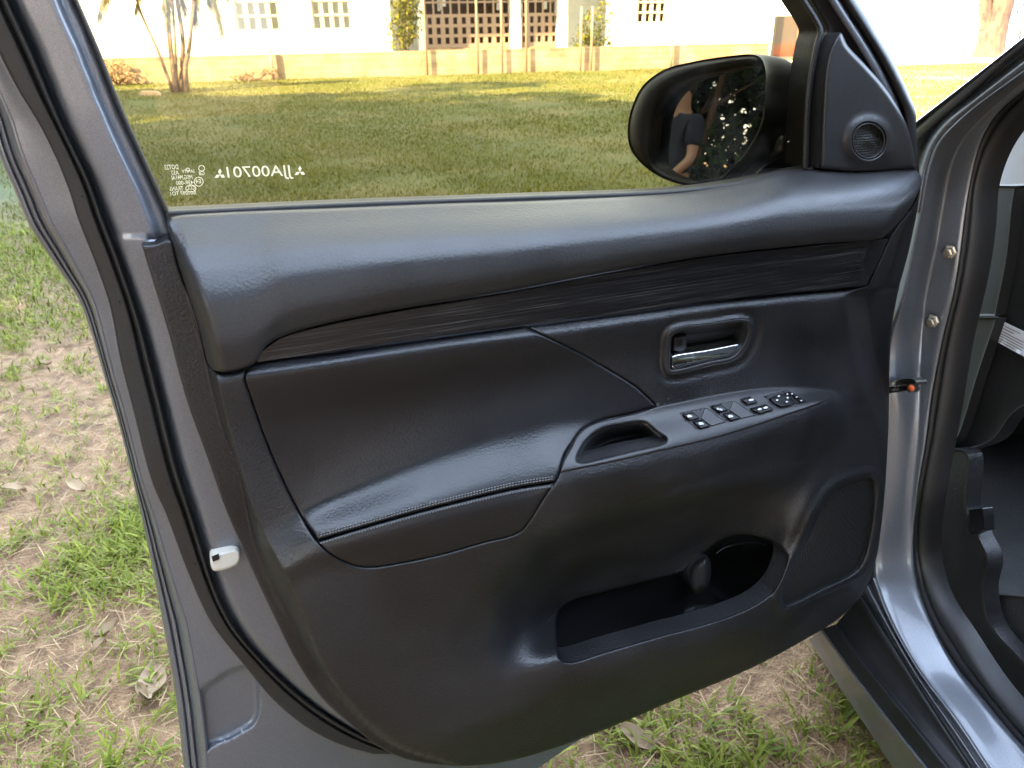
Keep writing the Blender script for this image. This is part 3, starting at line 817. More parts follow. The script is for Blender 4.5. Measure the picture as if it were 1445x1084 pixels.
bush('shrub', 1255, 2.4, 60, 3.0, 25, 'dry brown creeper on top of the white garden wall', M_dry, 700, .14, 1.0)
bush('shrub', 1432, .5, 24, 2.0, 26, 'small shrub right of the pale tree trunk', M_leafd, 400, .14, .7)
tb = FP(1392, 92, .2); tb[2] = 0
tt = empty('broad_tree', tuple(tb)); tag(tt, 'thick pale barked tree trunk before the white garden wall', 'tree', None)
P = cr3([tb - UPZ * .1, tb + UPZ * 1.2 + WD * -.05, tb + UPZ * 3.4 + WD * .1, tb + UPZ * 6 + WD * .1])
M_bark2 = mat('orange_bark', (.07, .032, .015), .95); _v = coords(M_bark2, (3, 3, 1)); _n = noise(M_bark2, _v, 2.2, 6, .7); setin(M_bark2, 'Base Color', ramp(M_bark2, _n, [(.35, (.03, .013, .006)), (.65, (.12, .055, .024))]))
tube('trunk', P, np.interp(np.linspace(0, 1, len(P)), [0, .12, .35, 1], [.75, .55, .5, .4]), M_bark2, tt, 14)
P = cr3([tb + UPZ * 1.0 + WD * -.3, tb + UPZ * 2.2 + WD * -.75, tb + UPZ * 4.5 + WD * -1.1]); tube('limb', P, np.linspace(.26, .2, len(P)), M_bark2, tt, 10)
rs = np.random.default_rng(5)
leaves_obj('crown', np.vstack([ball_pts(tb + UPZ * rs.uniform(5.5, 8) + WD * rs.uniform(-2.5, 2.5), (1.4, 1.4, 1), 300, rs) for _ in range(9)]), .25, M_leafd, tt, tb, .3, rs)

# shade trees left, where the mirror looks; rear row unseen, added to block light
shade = [(-8.6, -3.6, 12.5, 3.8), (-12.6, -6.6, 15, 4.6), (-11, 3.6, 13, 3.8), (-13.5, -1.4, 15.5, 4.6), (-11.2, 6.2, 14.5, 4.2), (-15.5, 3.6, 16, 4.8), (-15.8, 9.6, 16, 4.6), (-20.5, 7.0, 17, 5.0), (-21.5, 12.2, 13.0, 4.6), (-26, 9.5, 15, 5.0), (-4.6, -7.5, 12.5, 4.0), (-1.6, -8.5, 9.5, 3.6), (2.4, -9.0, 10, 3.8), (6.4, -8.4, 9.5, 3.6), (10.4, -9.5, 10, 3.8), (-.2, -12.5, 12, 3.8), (4.5, -13, 12, 3.8)]
for i, (x, y, h, r) in enumerate(shade):
    tree('shade_tree', x, y, h, r, 40 + i, *(('tall dense tree in the unseen row added behind the camera to block light', 'trees added behind the camera to block light') if y < -7 else ('tall dense shade tree standing to the left of the lawn', 'shade trees left of the lawn')), .46, 26000 if i == 0 else 9000, .2)
side = [(-7.8, -1.8, 5.0, 2.0), (-8.6, .4, 5.6, 2.2), (-8.6, 2.9, 5.0, 2.0), (-7.4, -3.9, 5.2, 2.1), (-12.5, -3.2, 6.8, 2.9), (-13.2, .9, 7.2, 3.0), (-12.4, -8., 7, 3.)]
for i, (x, y, h, r) in enumerate(side):
    tree('garden_tree', x, y, h, r, 60 + i, 'bushy small tree at the garden edge behind the man in the door mirror', 'small trees seen in the mirror', .2, 8500, .03, M_leafd if i % 3 else M_leafy, .011)

hp_ = np.array([-15.5, -3, 0.]); hd = empty('hedge', tuple(hp_)); tag(hd, 'tall dark hedge closing the garden to the left, seen in the door mirror', 'hedge')
rs = np.random.default_rng(77); N = 26000
C = np.stack([hp_[0] + rs.normal(0, .45, N), rs.uniform(-13, 7, N), rs.uniform(.05, 1, N) ** .8 * (5.2 + .5 * np.sin(np.arange(N) * .01))], 1)
leaves_obj('foliage', C, .34, M_leafd, hd, hp_, .2, rs)
for yv in np.arange(-12.5, 7, 1.5): tube('stem', cr3([[hp_[0], yv, 0], [hp_[0] + .1, yv + .1, 2], [hp_[0], yv + .2, 4.4]], 3), .05, M_bark, hd, 6)

#@@CAR
# ------------------------------------------------------------------ the car and its open door
car = empty('parked_car', tuple(np.array([HP[0], HP[1], 0]) + NC * .9))
tag(car, 'grey metallic car with its driver door wide open on the grass', 'car')

# curves of the door, in photograph pixels
xs_sil = crvx([(-128, -200), (-40, 80), (0, 222), (20, 268), (42, 320), (50, 333), (77, 373), (112, 426), (132, 482), (147, 532), (166, 594), (183, 660), (207, 764), (232, 892), (249, 992), (259, 1080), (275, 1200)])
xw1 = crvx([(-88, -200), (-35, 0), (0, 78), (25, 126), (61, 186), (100, 276), (107, 300), (134, 370), (155, 432), (170, 509), (186, 571), (217, 687), (233, 722), (266, 809), (299, 880), (341, 934), (399, 1000), (478, 1050), (560, 1071), (760, 1100)])
xw2 = crvx([(-62, -200), (15, 0), (50, 76), (86, 166), (133, 266), (145, 300), (174, 377), (205, 470), (229, 563), (253, 660), (270, 714), (291, 785), (309, 839), (332, 884), (374, 934), (440, 992), (515, 1038), (590, 1066), (790, 1095)])
xg = crvx([(20, -200), (103, 0), (133, 70), (166, 153), (199, 226), (232, 299), (243, 330)])
xt = crvx([(196, 330), (200, 346), (217, 401), (236, 463), (263, 563), (294, 649), (320, 722), (353, 797), (390, 876), (419, 934), (457, 988), (498, 1025), (536, 1054), (610, 1074), (800, 1100)])
xcr = crvx([(232, 300), (243, 346), (290, 517), (310, 594), (337, 668), (361, 784), (399, 867), (448, 950), (498, 1009), (560, 1056), (640, 1082)])      # crease between edge band and moulding
xri = crvx([(250, 300), (262, 346), (306, 528), (321, 594), (357, 714), (386, 776), (419, 838), (457, 934), (506, 1004), (566, 1052), (650, 1079)])    # ridge of the moulding
xRc = crvx([(1262, 290), (1242, 325), (1212, 405), (1191, 420), (1198, 470), (1204, 510), (1217, 554), (1236, 600), (1247, 640), (1249, 690), (1244, 740), (1230, 800), (1205, 850)])
acc_bot = crv([(250, 531), (300, 524), (362, 513), (480, 496), (600, 478), (740, 460), (900, 440), (1000, 427), (1100, 416), (1205, 406), (1300, 397)])

ST = np.array([290, 350, 400, 447, 512, 600, 690, 740, 789, 850, 929, 1004, 1060, 1116, 1165, 1200, 1260], float)
KY = np.array([
    [526, 515, 508, 501, 491, 478, 466, 460, 454, 446, 436, 426, 420, 414, 410, 406, 401],
    [544, 533, 526, 519, 509, 496, 484, 478, 472, 464, 452, 440, 434, 428, 424, 420, 416],
    [640, 620, 605, 600, 585, 565, 548, 540, 530, 520, 500, 490, 486, 482, 480, 478, 478],
    [790, 752, 728, 708, 682, 646, 616, 602, 592, 588, 572, 556, 548, 545, 550, 554, 556],
    [825, 805, 785, 763, 744, 720, 698, 688, 669, 655, 637, 620, 603, 584, 568, 574, 580],
    [842, 823, 806, 783, 764, 740, 718, 708, 689, 675, 657, 640, 622, 604, 590, 592, 598],
    [870, 850, 835, 812, 801, 787, 764, 753, 737, 718, 702, 690, 674, 660, 642, 630, 626],
    [905, 890, 875, 855, 845, 832, 815, 800, 782, 765, 746, 724, 706, 692, 668, 655, 654],
    [935, 925, 915, 905, 898, 890, 880, 868, 850, 832, 812, 780, 765, 755, 720, 690, 685],
    [970, 968, 968, 975, 985, 1000, 976, 955, 936, 922, 899, 878, 856, 815, 796, 788, 785],
    [990, 988, 988, 996, 1008, 1022, 998, 976, 957, 943, 919, 898, 876, 838, 815, 806, 800],
    [1010, 1010, 1015, 1030, 1050, 1078, 1078, 1068, 1055, 1031, 997, 968, 943, 913, 884, 856, 840]], float)
KHH = np.array([
    [.010, .010, .010, .010, .010, .010, .010, .010, .010, .010, .010, .010, .010, .010, .010, .010, .005],
    [.020, .020, .021, .022, .022, .022, .022, .022, .022, .021, .020, .020, .020, .020, .020, .020, .010],
    [.016, .013, .009, .007, .006, .006, .006, .007, .008, .010, .013, .015, .017, .018, .018, .018, .008],
    [.020, .022, .022, .022, .022, .022, .022, .022, .022, .023, .026, .028, .030, .030, .028, .024, .010],
    [.032, .042, .058, .076, .086, .092, .094, .095, .099, .103, .107, .104, .100, .096, .086, .034, .010],
    [.036, .047, .064, .080, .090, .096, .098, .100, .105, .110, .113, .110, .106, .102, .092, .040, .012],
    [.036, .045, .058, .070, .078, .082, .084, .088, .094, .098, .100, .098, .092, .080, .060, .040, .012],
    [.036, .044, .054, .062, .066, .068, .066, .052, .016, .002, .0, .012, .036, .054, .050, .038, .012],
    [.036, .042, .050, .056, .058, .059, .048, .012, -.042, -.056, -.054, -.034, .004, .046, .050, .040, .014],
    [.034, .038, .044, .050, .054, .058, .066, .072, .078, .082, .084, .083, .078, .064, .050, .038, .010],
    [.032, .036, .042, .048, .052, .056, .066, .074, .082, .087, .089, .087, .080, .064, .048, .034, .006],
    [.012, .014, .018, .022, .026, .026, .030, .034, .038, .042, .044, .044, .040, .032, .022, .012, -.01]], float)
KHH *= np.array([1, 1, 1, .9, .66, .68, .70, .80, .85, .85, .85, .9])[:, None]
def hloft(X, Y):
    ky = np.stack([pchip(ST, KY[k], X) for k in range(len(KY))]); kh = np.stack([pchip(ST, KHH[k], X) for k in range(len(KY))])
    return pchip(ky, kh, Y)
def hD(X, Y):
    X = np.asarray(X, float); Y = np.asarray(Y, float); sh = X.shape; X = X.ravel(); Y = Y.ravel()
    h = hloft(np.clip(X, 292, 1258), Y)
    ri, cr_ = xri(Y), xcr(Y)
    hb = -.030 + 0 * Y
    t = sstep((X - cr_) / np.maximum(ri - cr_, 4))
    h = np.where(X < ri + 2, hb + (h - hb) * t, h)
    rc = xRc(Y); q = np.clip((X - rc) / 34, 0, 1)
    h = h - .055 * q ** 1.3 * (Y > 405) - .05 * q ** 1.2 * (Y <= 405)
    return h.reshape(sh)

# painted steel shell of the door: rear jamb, hem, lower flange and window frame
def h_shell(X, Y):
    a, b, c, d = xs_sil(Y), xw1(Y), xw2(Y), np.where(Y < 335, xg(Y), xt(Y) + 30)
    Wl = np.maximum(b - a, 1)
    k1 = np.minimum(.5, 34 / Wl)
    xk = np.stack([a - 30, a + k1 * Wl, a + Wl * .82, b, c, c + (d - c) * .16, c + (d - c) * .5, c + (d - c) * .70, c + (d - c) * .80, c + (d - c) * .94, d])
    up = Y < 338
    on = np.ones_like(Y)
    yk = np.stack([-.107 * on, -.098 * on, -.092 * on, -.088 * on, -.082 * on, -.056 * on, -.05 * on, -.048 * on, np.where(up, -.060, -.048), np.where(up, -.060, -.048), np.where(up, -.064, -.048)])
    h = pchip(xk, yk, X)
    # pressed stiffening pocket in the lower corner
    pk = closed([(300, 958), (345, 938), (362, 948), (368, 990), (362, 1020), (330, 1042), (293, 1062), (285, 1140), (272, 1140), (262, 1000)])
    ins = inside(pk, X, Y); dk = bdist(pk, X, Y)
    h = h - .012 * np.where(ins, sstep(dk / 7), 0)
    return h
yy = np.arange(1200, -201, -20)
def hemw(y): return min(34., .5 * float(xw1(y) - xs_sil(y)))
shell_poly = [(float(xs_sil(y)) + hemw(y) - 3, float(y)) for y in yy] + [(60, -200, 1)] + [(float(xg(y)) , float(y)) for y in range(-180, 300, 20)] + [(238, 318, 1), (420, 420), (540, 700), (640, 900), (740, 985), (860, 963), (1000, 915), (1110, 862), (1150, 868), (1000, 960), (850, 1010), (700, 1060), (640, 1120), (560, 1200, 1)]
shell_poly[0] = (*shell_poly[0], 1)
pkf = [(262, 1000), (272, 965), (300, 958), (345, 938), (362, 948), (368, 990), (362, 1020), (330, 1042), (293, 1062), (288, 1130)]
door = panel('car_door', shell_poly, h_shell, M_paint, car, step=4.5, roll=None, skirt=.03, seg=5, feats=[pkf])
# the outer skin behind, so the door has its thickness
sk = [(float(xs_sil(y)) + 9, float(y)) for y in np.arange(1240, 420, -60)] + [(140, 400), (300, 372), (700, 345), (1100, 330), (1240, 380), (1245, 480), (1243, 640), (1215, 820), (1080, 930), (860, 1020), (600, 1180)]
panel('outer_skin', sk, lambda X, Y: -.14 + 0 * X, M_paint, door, step=40, roll=None, skirt=.0)

# weatherstrip round the rear of the door: flat lip and bulb
def band(name, fa, fb, y0, y1, hs, m, parent, nstep=10, fr=None):
    ys = np.arange(y0, y1 + 1, nstep, dtype=float); A, B = fa(ys), fb(ys); cs = []
    for f_, h_ in hs: cs.append(D(A + (B - A) * f_, ys, h_ + 0 * ys))
    return loft(name, cs, m, parent, M=len(ys) * 2, sub=3)
hem_in = lambda y: xs_sil(y) + np.minimum(34., .5 * (xw1(y) - xs_sil(y)))
band('door_hem', xs_sil, hem_in, -200, 1200, [(0, -.150), (.01, -.130), (.10, -.124), (.26, -.122), (.31, -.129), (.36, -.122), (.52, -.118), (.57, -.126), (.63, -.117), (.80, -.104), (1.0, -.097), (1.1, -.102)], M_paint, door, 10)
ws = band('weatherstrip', xw1, xw2, -200, 1068, [(0, -.088), (.04, -.078), (.35, -.075), (.60, -.073), (.66, -.080), (.72, -.078), (.78, -.064), (.86, -.062), (.93, -.068), (1.0, -.083)], M_rubber, door, 8)
for px, py in [(40, 111), (116, 277), (169, 426), (206, 560), (237, 682), (275, 796), (326, 896), (399, 976), (484, 1037)]:
    P = closed([(px - 1.6, py), (px, py - 1.6), (px + 1.6, py), (px, py + 1.6)], 2)
    panel('pin_hole', [(px - 1.7, py), (px, py - 1.8), (px + 1.7, py), (px, py + 1.8)], -.0735, M_darkin, door, step=3, roll=None, skirt=.002, seg=1)
# drain cover / white latch tab in the jamb
lt = panel('latch_cover', [(297, 793), (303, 785), (330, 776), (337, 778), (339, 788), (334, 797), (303, 806), (299, 803)], -.036, M_whitep, door, step=3, roll=(3, .005), skirt=.02, seg=2)
panel('latch_slot', [(299, 788, 1), (309, 784, 1), (310, 789, 1), (301, 793, 1)], -.033, M_black, door, step=3, roll=None, skirt=.004, seg=2)

# front part of the window frame with its seals, then the corner trim with the tweeter
ff = [(1010, -200, 1), (1095, -80), (1141, 0), (1158, 27), (1165, 44), (1160, 62), (1148, 133), (1143, 238, 1), (1200, 262, 1), (1298, 250, 1), (1293, 186), (1292, 159), (1283, 133), (1259, 83), (1229, 33), (1208, 0), (1165, -70), (1080, -200, 1)]
panel('front_window_frame', ff, lambda X, Y: -.066 + 0 * X, M_blackm, door, step=5, roll=(8, .012), skirt=.05)
oe = np.array([(1080, -200), (1165, -70), (1208, 0), (1229, 33), (1259, 83), (1283, 133), (1292, 159), (1294, 190), (1296, 245)], float)
def strip(name, P, w0, w1, h0, m, parent, hb=.01, proj=D, nrm=EN):
    """strip lying along a pixel polyline between offsets w0 and w1 to its left, domed by hb"""
    L = cr_open(P, 6); T = np.gradient(L, axis=0); T /= np.hypot(*T.T)[:, None]; N = np.stack([T[:, 1], -T[:, 0]], 1)
    cs = []
    for f_ in (0, .08, .25, .5, .75, .92, 1):
        Q = L + N * (w0 + (w1 - w0) * f_); hh = h0 + hb * math.sqrt(max(0, 1 - (2 * f_ - 1) ** 2)) - (.012 if f_ in (0, 1) else 0)
        cs.append(proj(Q[:, 0], Q[:, 1], hh + 0 * Q[:, 0]))
    if w1 > w0: cs = cs[::-1]
    return loft(name, cs, m, parent, M=70)
strip('frame_seal', oe, -1, -17, -.062, M_seal, door, .012)
strip('frame_trim', oe, -19, -34, -.060, M_paint, door, .006)
chan = np.array([(1000, -200), (1090, -80), (1139, 0), (1156, 27), (1163, 44), (1158, 62), (1146, 133), (1141, 238)], float)
rch = np.array([(float(xg(y)), float(y)) for y in (-200, -100, 0, 70, 153, 226, 299)], float)
strip('rear_glass_channel', rch, -1, 7, -.060, M_rubber, door, .007)
strip('glass_channel', chan, 0, -9, -.058, M_rubber, door, .008)
sail = [(1157, 238, 1), (1160, 150), (1166, 85), (1175, 60), (1186, 46), (1196, 64), (1220, 90), (1246, 120), (1266, 150), (1280, 178), (1288, 208), (1293, 238, 1), (1266, 239), (1226, 243), (1190, 242)]
def h_sail(X, Y):
    d_ = np.hypot(X - 1226, (Y - 199) * .97)
    return -.036 + .006 * np.exp(-((d_ - 27) / 7) ** 2) - .003 * np.clip((X - 1240) / 50, 0, 1)
panel('corner_trim', sail, h_sail, M_switch, door, step=3.5, roll=(6, .010), skirt=.02, holes=[[(1226 + 23 * math.cos(t), 199 + 25.5 * math.sin(t)) for t in np.linspace(0, 6.283, 28, endpoint=False)]], hroll=(3, .004))
tg = panel('tweeter_grille', [(1226 + 22 * math.cos(t), 199 + 24.5 * math.sin(t)) for t in np.linspace(0, 6.283, 28, endpoint=False)], lambda X, Y: -.037 + .004 * np.exp(-((X - 1226) ** 2 + (Y - 199) ** 2) / 60), M_grille, door, step=2.5, roll=(2, .003), skirt=.01)
panel('tweeter_ring', [(1226 + 23.3 * math.cos(t), 199 + 25.8 * math.sin(t)) for t in np.linspace(0, 6.283, 32, endpoint=False)], -.0305, M_switch, door, step=3, roll=(1.2, .0015), skirt=.008, seg=2, holes=[[(1226 + 20.6 * math.cos(t), 199 + 23 * math.sin(t)) for t in np.linspace(0, 6.283, 32, endpoint=False)]])

# window glass with its etched marks
GH = -.064
glass_poly = [(14, -200, 1)] + [(float(xg(y)) - 3, float(y)) for y in range(-160, 300, 20)] + [(232, 306, 1), (480, 296), (720, 288), (960, 278), (1060, 262), (1160, 246, 1), (1150, 133), (1164, 62), (1168, 44), (1160, 25), (1143, -2), (1095, -82), (1010, -200, 1)]
panel('window_glass', glass_poly, GH, M_glass, door, step=60, roll=None, skirt=.0, seg=12)
def dpt(px, py, h): return D(px, py, h)
def text_mesh(name, body, p_left, p_right, size, h, m, parent, mirror=True, back=False):
    """flat lettering on the glass; reads from outside when mirror"""
    cu = bpy.data.curves.new(name, 'FONT'); cu.body = body; cu.size = 1; cu.align_x = 'CENTER'; cu.resolution_u = 3
    tmp = bpy.data.objects.new(name + '_tmp', cu); col.objects.link(tmp)
    dg = bpy.context.evaluated_depsgraph_get(); me0 = tmp.evaluated_get(dg).to_mesh()
    V = np.array([v.co[:] for v in me0.vertices]); Fs = [tuple(p.vertices) for p in me0.polygons]
    tmp.evaluated_get(dg).to_mesh_clear(); col.objects.unlink(tmp); bpy.data.objects.remove(tmp); bpy.data.curves.remove(cu)
    a = dpt(*p_left, h); b = dpt(*p_right, h); ex = b - a; Lx = np.linalg.norm(ex); ex = ex / Lx
    ey = np.array([0, 0, 1.]); w_ = V[:, 0].max() - V[:, 0].min(); V[:, 0] -= (V[:, 0].max() + V[:, 0].min()) / 2
    sx = Lx / w_; W = (a + b) / 2 + np.outer(V[:, 0] * sx * (-1 if mirror else 1), ex) + np.outer(V[:, 1] * size, ey)
    if mirror: Fs = [f[::-1] for f in Fs]
    return mesh(name, W, Fs, m, parent, smooth=False)
M_etch = mat('etched_glass_print', (.82, .72, .50), .7)
HE = GH + .0008
text_mesh('etched_number', 'JJA00701', (321.5, 250.8), (413.8, 247.6), .0155, HE, M_etch, door)
def poly_flat(name, polys, h, m, parent, proj=D):
    V = []; Fs = []
    for p in polys:
        b = len(V); q = proj(np.array([a[0] for a in p], float), np.array([a[1] for a in p], float), h + 0 * np.arange(len(p)))
        V += q.tolist(); Fs.append(tuple(range(b, b + len(p)))[::-1])
    return mesh(name, V, Fs, m, parent, smooth=False)
def emblem(cx_, cy_, s, tilt=-.035):
    out = []
    for k in range(3):
        a = -math.pi / 2 + k * 2 * math.pi / 3; r = []
        for (rr_, da) in ((0, 0), (.577, math.pi / 6), (1, 0), (.577, -math.pi / 6)):
            x = cx_ + s * rr_ * math.cos(a + da); y = cy_ + s * rr_ * math.sin(a + da); r.append((x, y + (x - cx_) * tilt))
        out.append(r[::-1] if False else r)
    return out
poly_flat('etched_emblem', emblem(310.3, 246.6, 8.6), HE, M_etch, door)
poly_flat('etched_emblem', emblem(423.2, 242.6, 8.6), HE, M_etch, door)
for s_, a, b, sz in [('DOT23', (233, 239.5), (252, 238.8), .0065), ('AS2', (242, 247), (253, 246.6), .006), ('M5G,M41AI', (243, 253.8), (272, 252.8), .006), ('43R-000', (249, 261), (273, 260), .0055), ('TRANS', (240, 269.5), (259, 268.8), .006), ('I001097 TO1', (241, 276), (277, 274.5), .0055), ('SAFETY', (257, 244.5), (275, 243.6), .0045), ('G8', (281, 247.5), (289, 247), .0055), ('E4', (276.5, 259), (284, 258.6), .006), ('CCC', (264, 268.2), (275, 267.6), .006)]:
    text_mesh('etched_text', s_, a, b, sz, HE, M_etch, door)
def ring_px(cx_, cy_, rx, ry, t, n=28):
    return [[(cx_ + rx * math.cos(a), cy_ + ry * math.sin(a)), (cx_ + rx * math.cos(b), cy_ + ry * math.sin(b)), (cx_ + (rx - t) * math.cos(b), cy_ + (ry - t) * math.sin(b)), (cx_ + (rx - t) * math.cos(a), cy_ + (ry - t) * math.sin(a))] for a, b in zip(np.linspace(0, 6.283, n + 1)[:-1], np.linspace(0, 6.283, n + 1)[1:])]
poly_flat('etched_ring', ring_px(280.3, 256.5, 6.8, 6.8, 1), HE, M_etch, door)
poly_flat('etched_ring', ring_px(269.3, 266, 7.6, 5.2, .9), HE, M_etch, door)
poly_flat('etched_ring', ring_px(284.6, 237.6, 4.6, 4.4, .9), HE, M_etch, door)
poly_flat('etched_ring', ring_px(265, 239.5, 3.2, 2.6, .9), HE, M_etch, door)
poly_flat('sticker_residue', ring_px(236.5, 258.6, 14.8, 13.4, 1.1)[3:] + ring_px(236, 258.5, 9, 8, .8)[::2], HE, M_iron, door)

# belt rubber at the foot of the glass
bt = [(232, 298), (480, 286), (720, 277), (960, 267.5), (1060, 255), (1148, 236)]
bp = [(232, 297.5, 1), (480, 286), (720, 277), (960, 267), (1050, 255), (1148, 235, 1), (1150, 250, 1), (1060, 268), (960, 283), (720, 293), (480, 303), (236, 316, 1)]
panel('window_belt_seal', bp, lambda X, Y: -.054 + 0 * X, M_rubber, door, step=6, roll=(3.5, .006), skirt=.02)

# soft upper pad
pad_top = crv([(230, 307), (300, 301), (480, 293.5), (640, 287), (720, 284.5), (880, 278), (960, 273), (1010, 266.5), (1060, 256), (1115, 243), (1160, 240.5), (1240, 239.5), (1300, 240)])
pad_bot = crv([(290, 526), (325, 524), (362, 511), (400, 474), (450, 459), (560, 437), (700, 414), (850, 385.5), (1000, 361), (1150, 344.5), (1245, 336), (1300, 330)])
pad_poly = [(236, 318), (240, 308), (252, 304.5), (300, 301), (480, 293.5), (640, 287), (720, 284.5), (880, 278), (960, 273), (1010, 266.5), (1060, 256), (1115, 243), (1160, 240.5), (1200, 243), (1240, 241), (1275, 236), (1292, 240), (1301, 252), (1296, 270), (1283, 295), (1266, 316), (1250, 332), (1238, 337.5), (1150, 344.5), (1000, 361), (850, 385.5), (700, 414), (560, 437), (450, 459), (400, 474), (376, 488), (361, 511), (340, 521), (318, 525), (302, 522), (292, 510), (281, 466), (263, 409), (250, 368), (240, 335)]
pxl = crvx([(236, 318), (240, 335), (263, 409), (281, 466), (292, 512), (297, 540)])
xpr = crvx([(1304, 236), (1290, 262), (1268, 292), (1244, 325), (1236, 345)])
def h_pad(X, Y):
    t = (Y - pad_top(X)) / np.maximum(pad_bot(X) - pad_top(X), 20); 
    fr = np.array([0, .10, .22, .38, .58, .8, 1.0]); hv = np.array([-.044, -.026, -.004, .018, .032, .035, .026])
    h = pchip(fr, hv, np.clip(t, 0, 1))
    q = np.clip((X - pxl(Y)) / 26, 0, 1); h = -.036 + (h + .036) * np.sqrt(1 - (1 - q) ** 2.2)
    q = np.clip((X - xpr(Y)) / 40, 0, 1); h = h - .05 * q ** 1.4
    return h
panel('upper_pad', pad_poly, h_pad, M_pad, door, step=5, roll=(5, .006), skirt=.02)

# dark brushed fascia strip
acc_poly = [(363, 511.5, 1), (366, 502), (374, 493), (397, 477.5), (450, 462), (560, 440), (700, 417), (850, 388.5), (1000, 363.5), (1150, 347), (1253, 337.5, 1), (1240, 367), (1223, 402, 1), (1205, 405), (1100, 414.5), (1000, 425), (900, 438.5), (740, 458.5), (600, 476.5), (480, 494.5)]
def h_acc(X, Y):
    h = .014 + 0 * X
    q = np.clip((X - (1225 - (Y - 340) * .25)) / 30, 0, 1); return h - .02 * q ** 1.5
panel('fascia_strip', acc_poly, h_acc, M_fascia, door, step=6, roll=(1.2, .0005), skirt=.012)

# main moulding, with openings for the pad, pocket, speaker and handle
pad_out = [(349, 520), (366, 513), (469, 500), (555, 488), (662, 473), (741, 461, 1), (769, 475), (812, 496), (855, 520), (898, 547), (926, 573, 1), (889, 583), (850, 592), (822, 606), (806, 626), (796, 642), (789, 667), (782, 681), (769, 699), (748, 733), (736, 748), (720, 756), (683, 765), (619, 783), (555, 796), (525, 800), (503, 798), (469, 783), (447, 763), (426, 729), (400, 678), (374, 617), (355, 562), (346, 534)]
pocket_hole = [(786, 872), (792, 858), (806, 848), (850, 836), (920, 818), (968, 804), (990, 786), (1012, 764), (1040, 754), (1066, 756), (1092, 766), (1108, 780), (1109, 796), (1098, 824), (1080, 844), (1050, 861), (1000, 879), (929, 898), (850, 921), (806, 934), (793, 932), (787, 918)]
grille_poly = [(1218, 677), (1229, 675), (1233, 686), (1230, 734), (1219, 787), (1207, 806), (1160, 830), (1107, 853), (1104, 846), (1114, 815), (1136, 770), (1162, 716), (1180, 692)]
handle_hole = [(945, 524), (942, 512), (945, 474), (952, 467), (1003, 459), (1046, 453), (1056, 456), (1058, 466), (1054, 482), (1046, 496), (1034, 506), (1003, 513), (955, 524)]
trim_poly = [(200, 346, 1), (222, 344), (238, 338), (244, 342, 1), (250, 368), (263, 409), (281, 466), (291, 510), (296, 520), (304, 526), (320, 527), (342, 523), (362, 515, 1), (480, 498), (600, 480), (740, 461.5), (900, 441), (1000, 428), (1100, 417.5), (1205, 408), (1226, 403, 1), (1242, 368), (1256, 336, 1), (1268, 318), (1286, 296), (1299, 266, 1), (1292, 310), (1281, 360), (1270, 400), (1262, 440), (1257, 475), (1255, 540), (1254, 600), (1252, 640), (1249, 690), (1244, 740), (1236, 790), (1217, 838), (1182, 874), (1130, 906), (1060, 943), (950, 989), (850, 1031), (760, 1063), (700, 1077), (640, 1081), (580, 1073), (536, 1055)] + [(float(xt(y)), float(y)) for y in (1025, 988, 934, 876, 797, 722, 649, 563, 463, 401)]
trim_grab = [(811, 655), (816, 632), (828, 615), (847, 603), (879, 596), (906, 593), (915, 596), (930, 607), (945, 620), (939, 628), (893, 639), (850, 650), (818, 657)]
spk_in = closed(grille_poly); spk_ring = closed([(1180, 676), (1236, 664), (1241, 690), (1237, 740), (1226, 795), (1212, 815), (1160, 843), (1103, 866), (1096, 852), (1106, 812), (1128, 766), (1152, 712)])
arm_ridge = cr_open([(820, 748), (900, 712), (1000, 672), (1060, 655), (1120, 650)], 5)
def h_trim(X, Y):
    h = hD(X, Y)
    sh = X.shape
    d_ = bdist(spk_in, X, Y); near = d_ < 20
    h = h + .006 * np.exp(-((d_ - 9) / 5) ** 2) * ~inside(spk_in, X, Y)
    # handle surround
    d2 = bdist(closed(handle_hole), X, Y)
    h = h + .004 * np.exp(-((d2 - 3) / 3.0) ** 2) - .003 * np.exp(-((d2 - 11) / 4.) ** 2)
    # soft crease line under the armrest
    d3 = ldist(arm_ridge, X, Y); h = h - .0025 * np.exp(-(d3 / 7) ** 2)
    # moulded shoulder between pocket and speaker
    d4 = np.hypot((X - 1135 + (Y - 730) * .45) / 26, (Y - 735) / 75); h = h + .018 * np.exp(-d4 ** 2)
    return h
feat = [[(xcr(y), y) for y in range(350, 1010, 60)], [(xri(y), y) for y in range(350, 1010, 60)]]
feat = [[(float(a), float(b)) for a, b in f] for f in feat]
trim = panel('door_trim', trim_poly, h_trim, M_trim, door, step=4.6, roll=(3.5, .005), skirt=.03, holes=[pad_out, pocket_hole, grille_poly, handle_hole, trim_grab], hroll=(4, .006), feats=feat)

panel('inner_backing', [(246, 340), (700, 300), (1275, 262), (1252, 480), (1246, 640), (1205, 830), (1080, 922), (860, 1010), (640, 1062), (566, 1048), (420, 880), (330, 640)], -.105, M_darkin, door, step=40, roll=None, skirt=0, seg=14)  # dark sheet added behind the trim so no daylight shows through its gaps
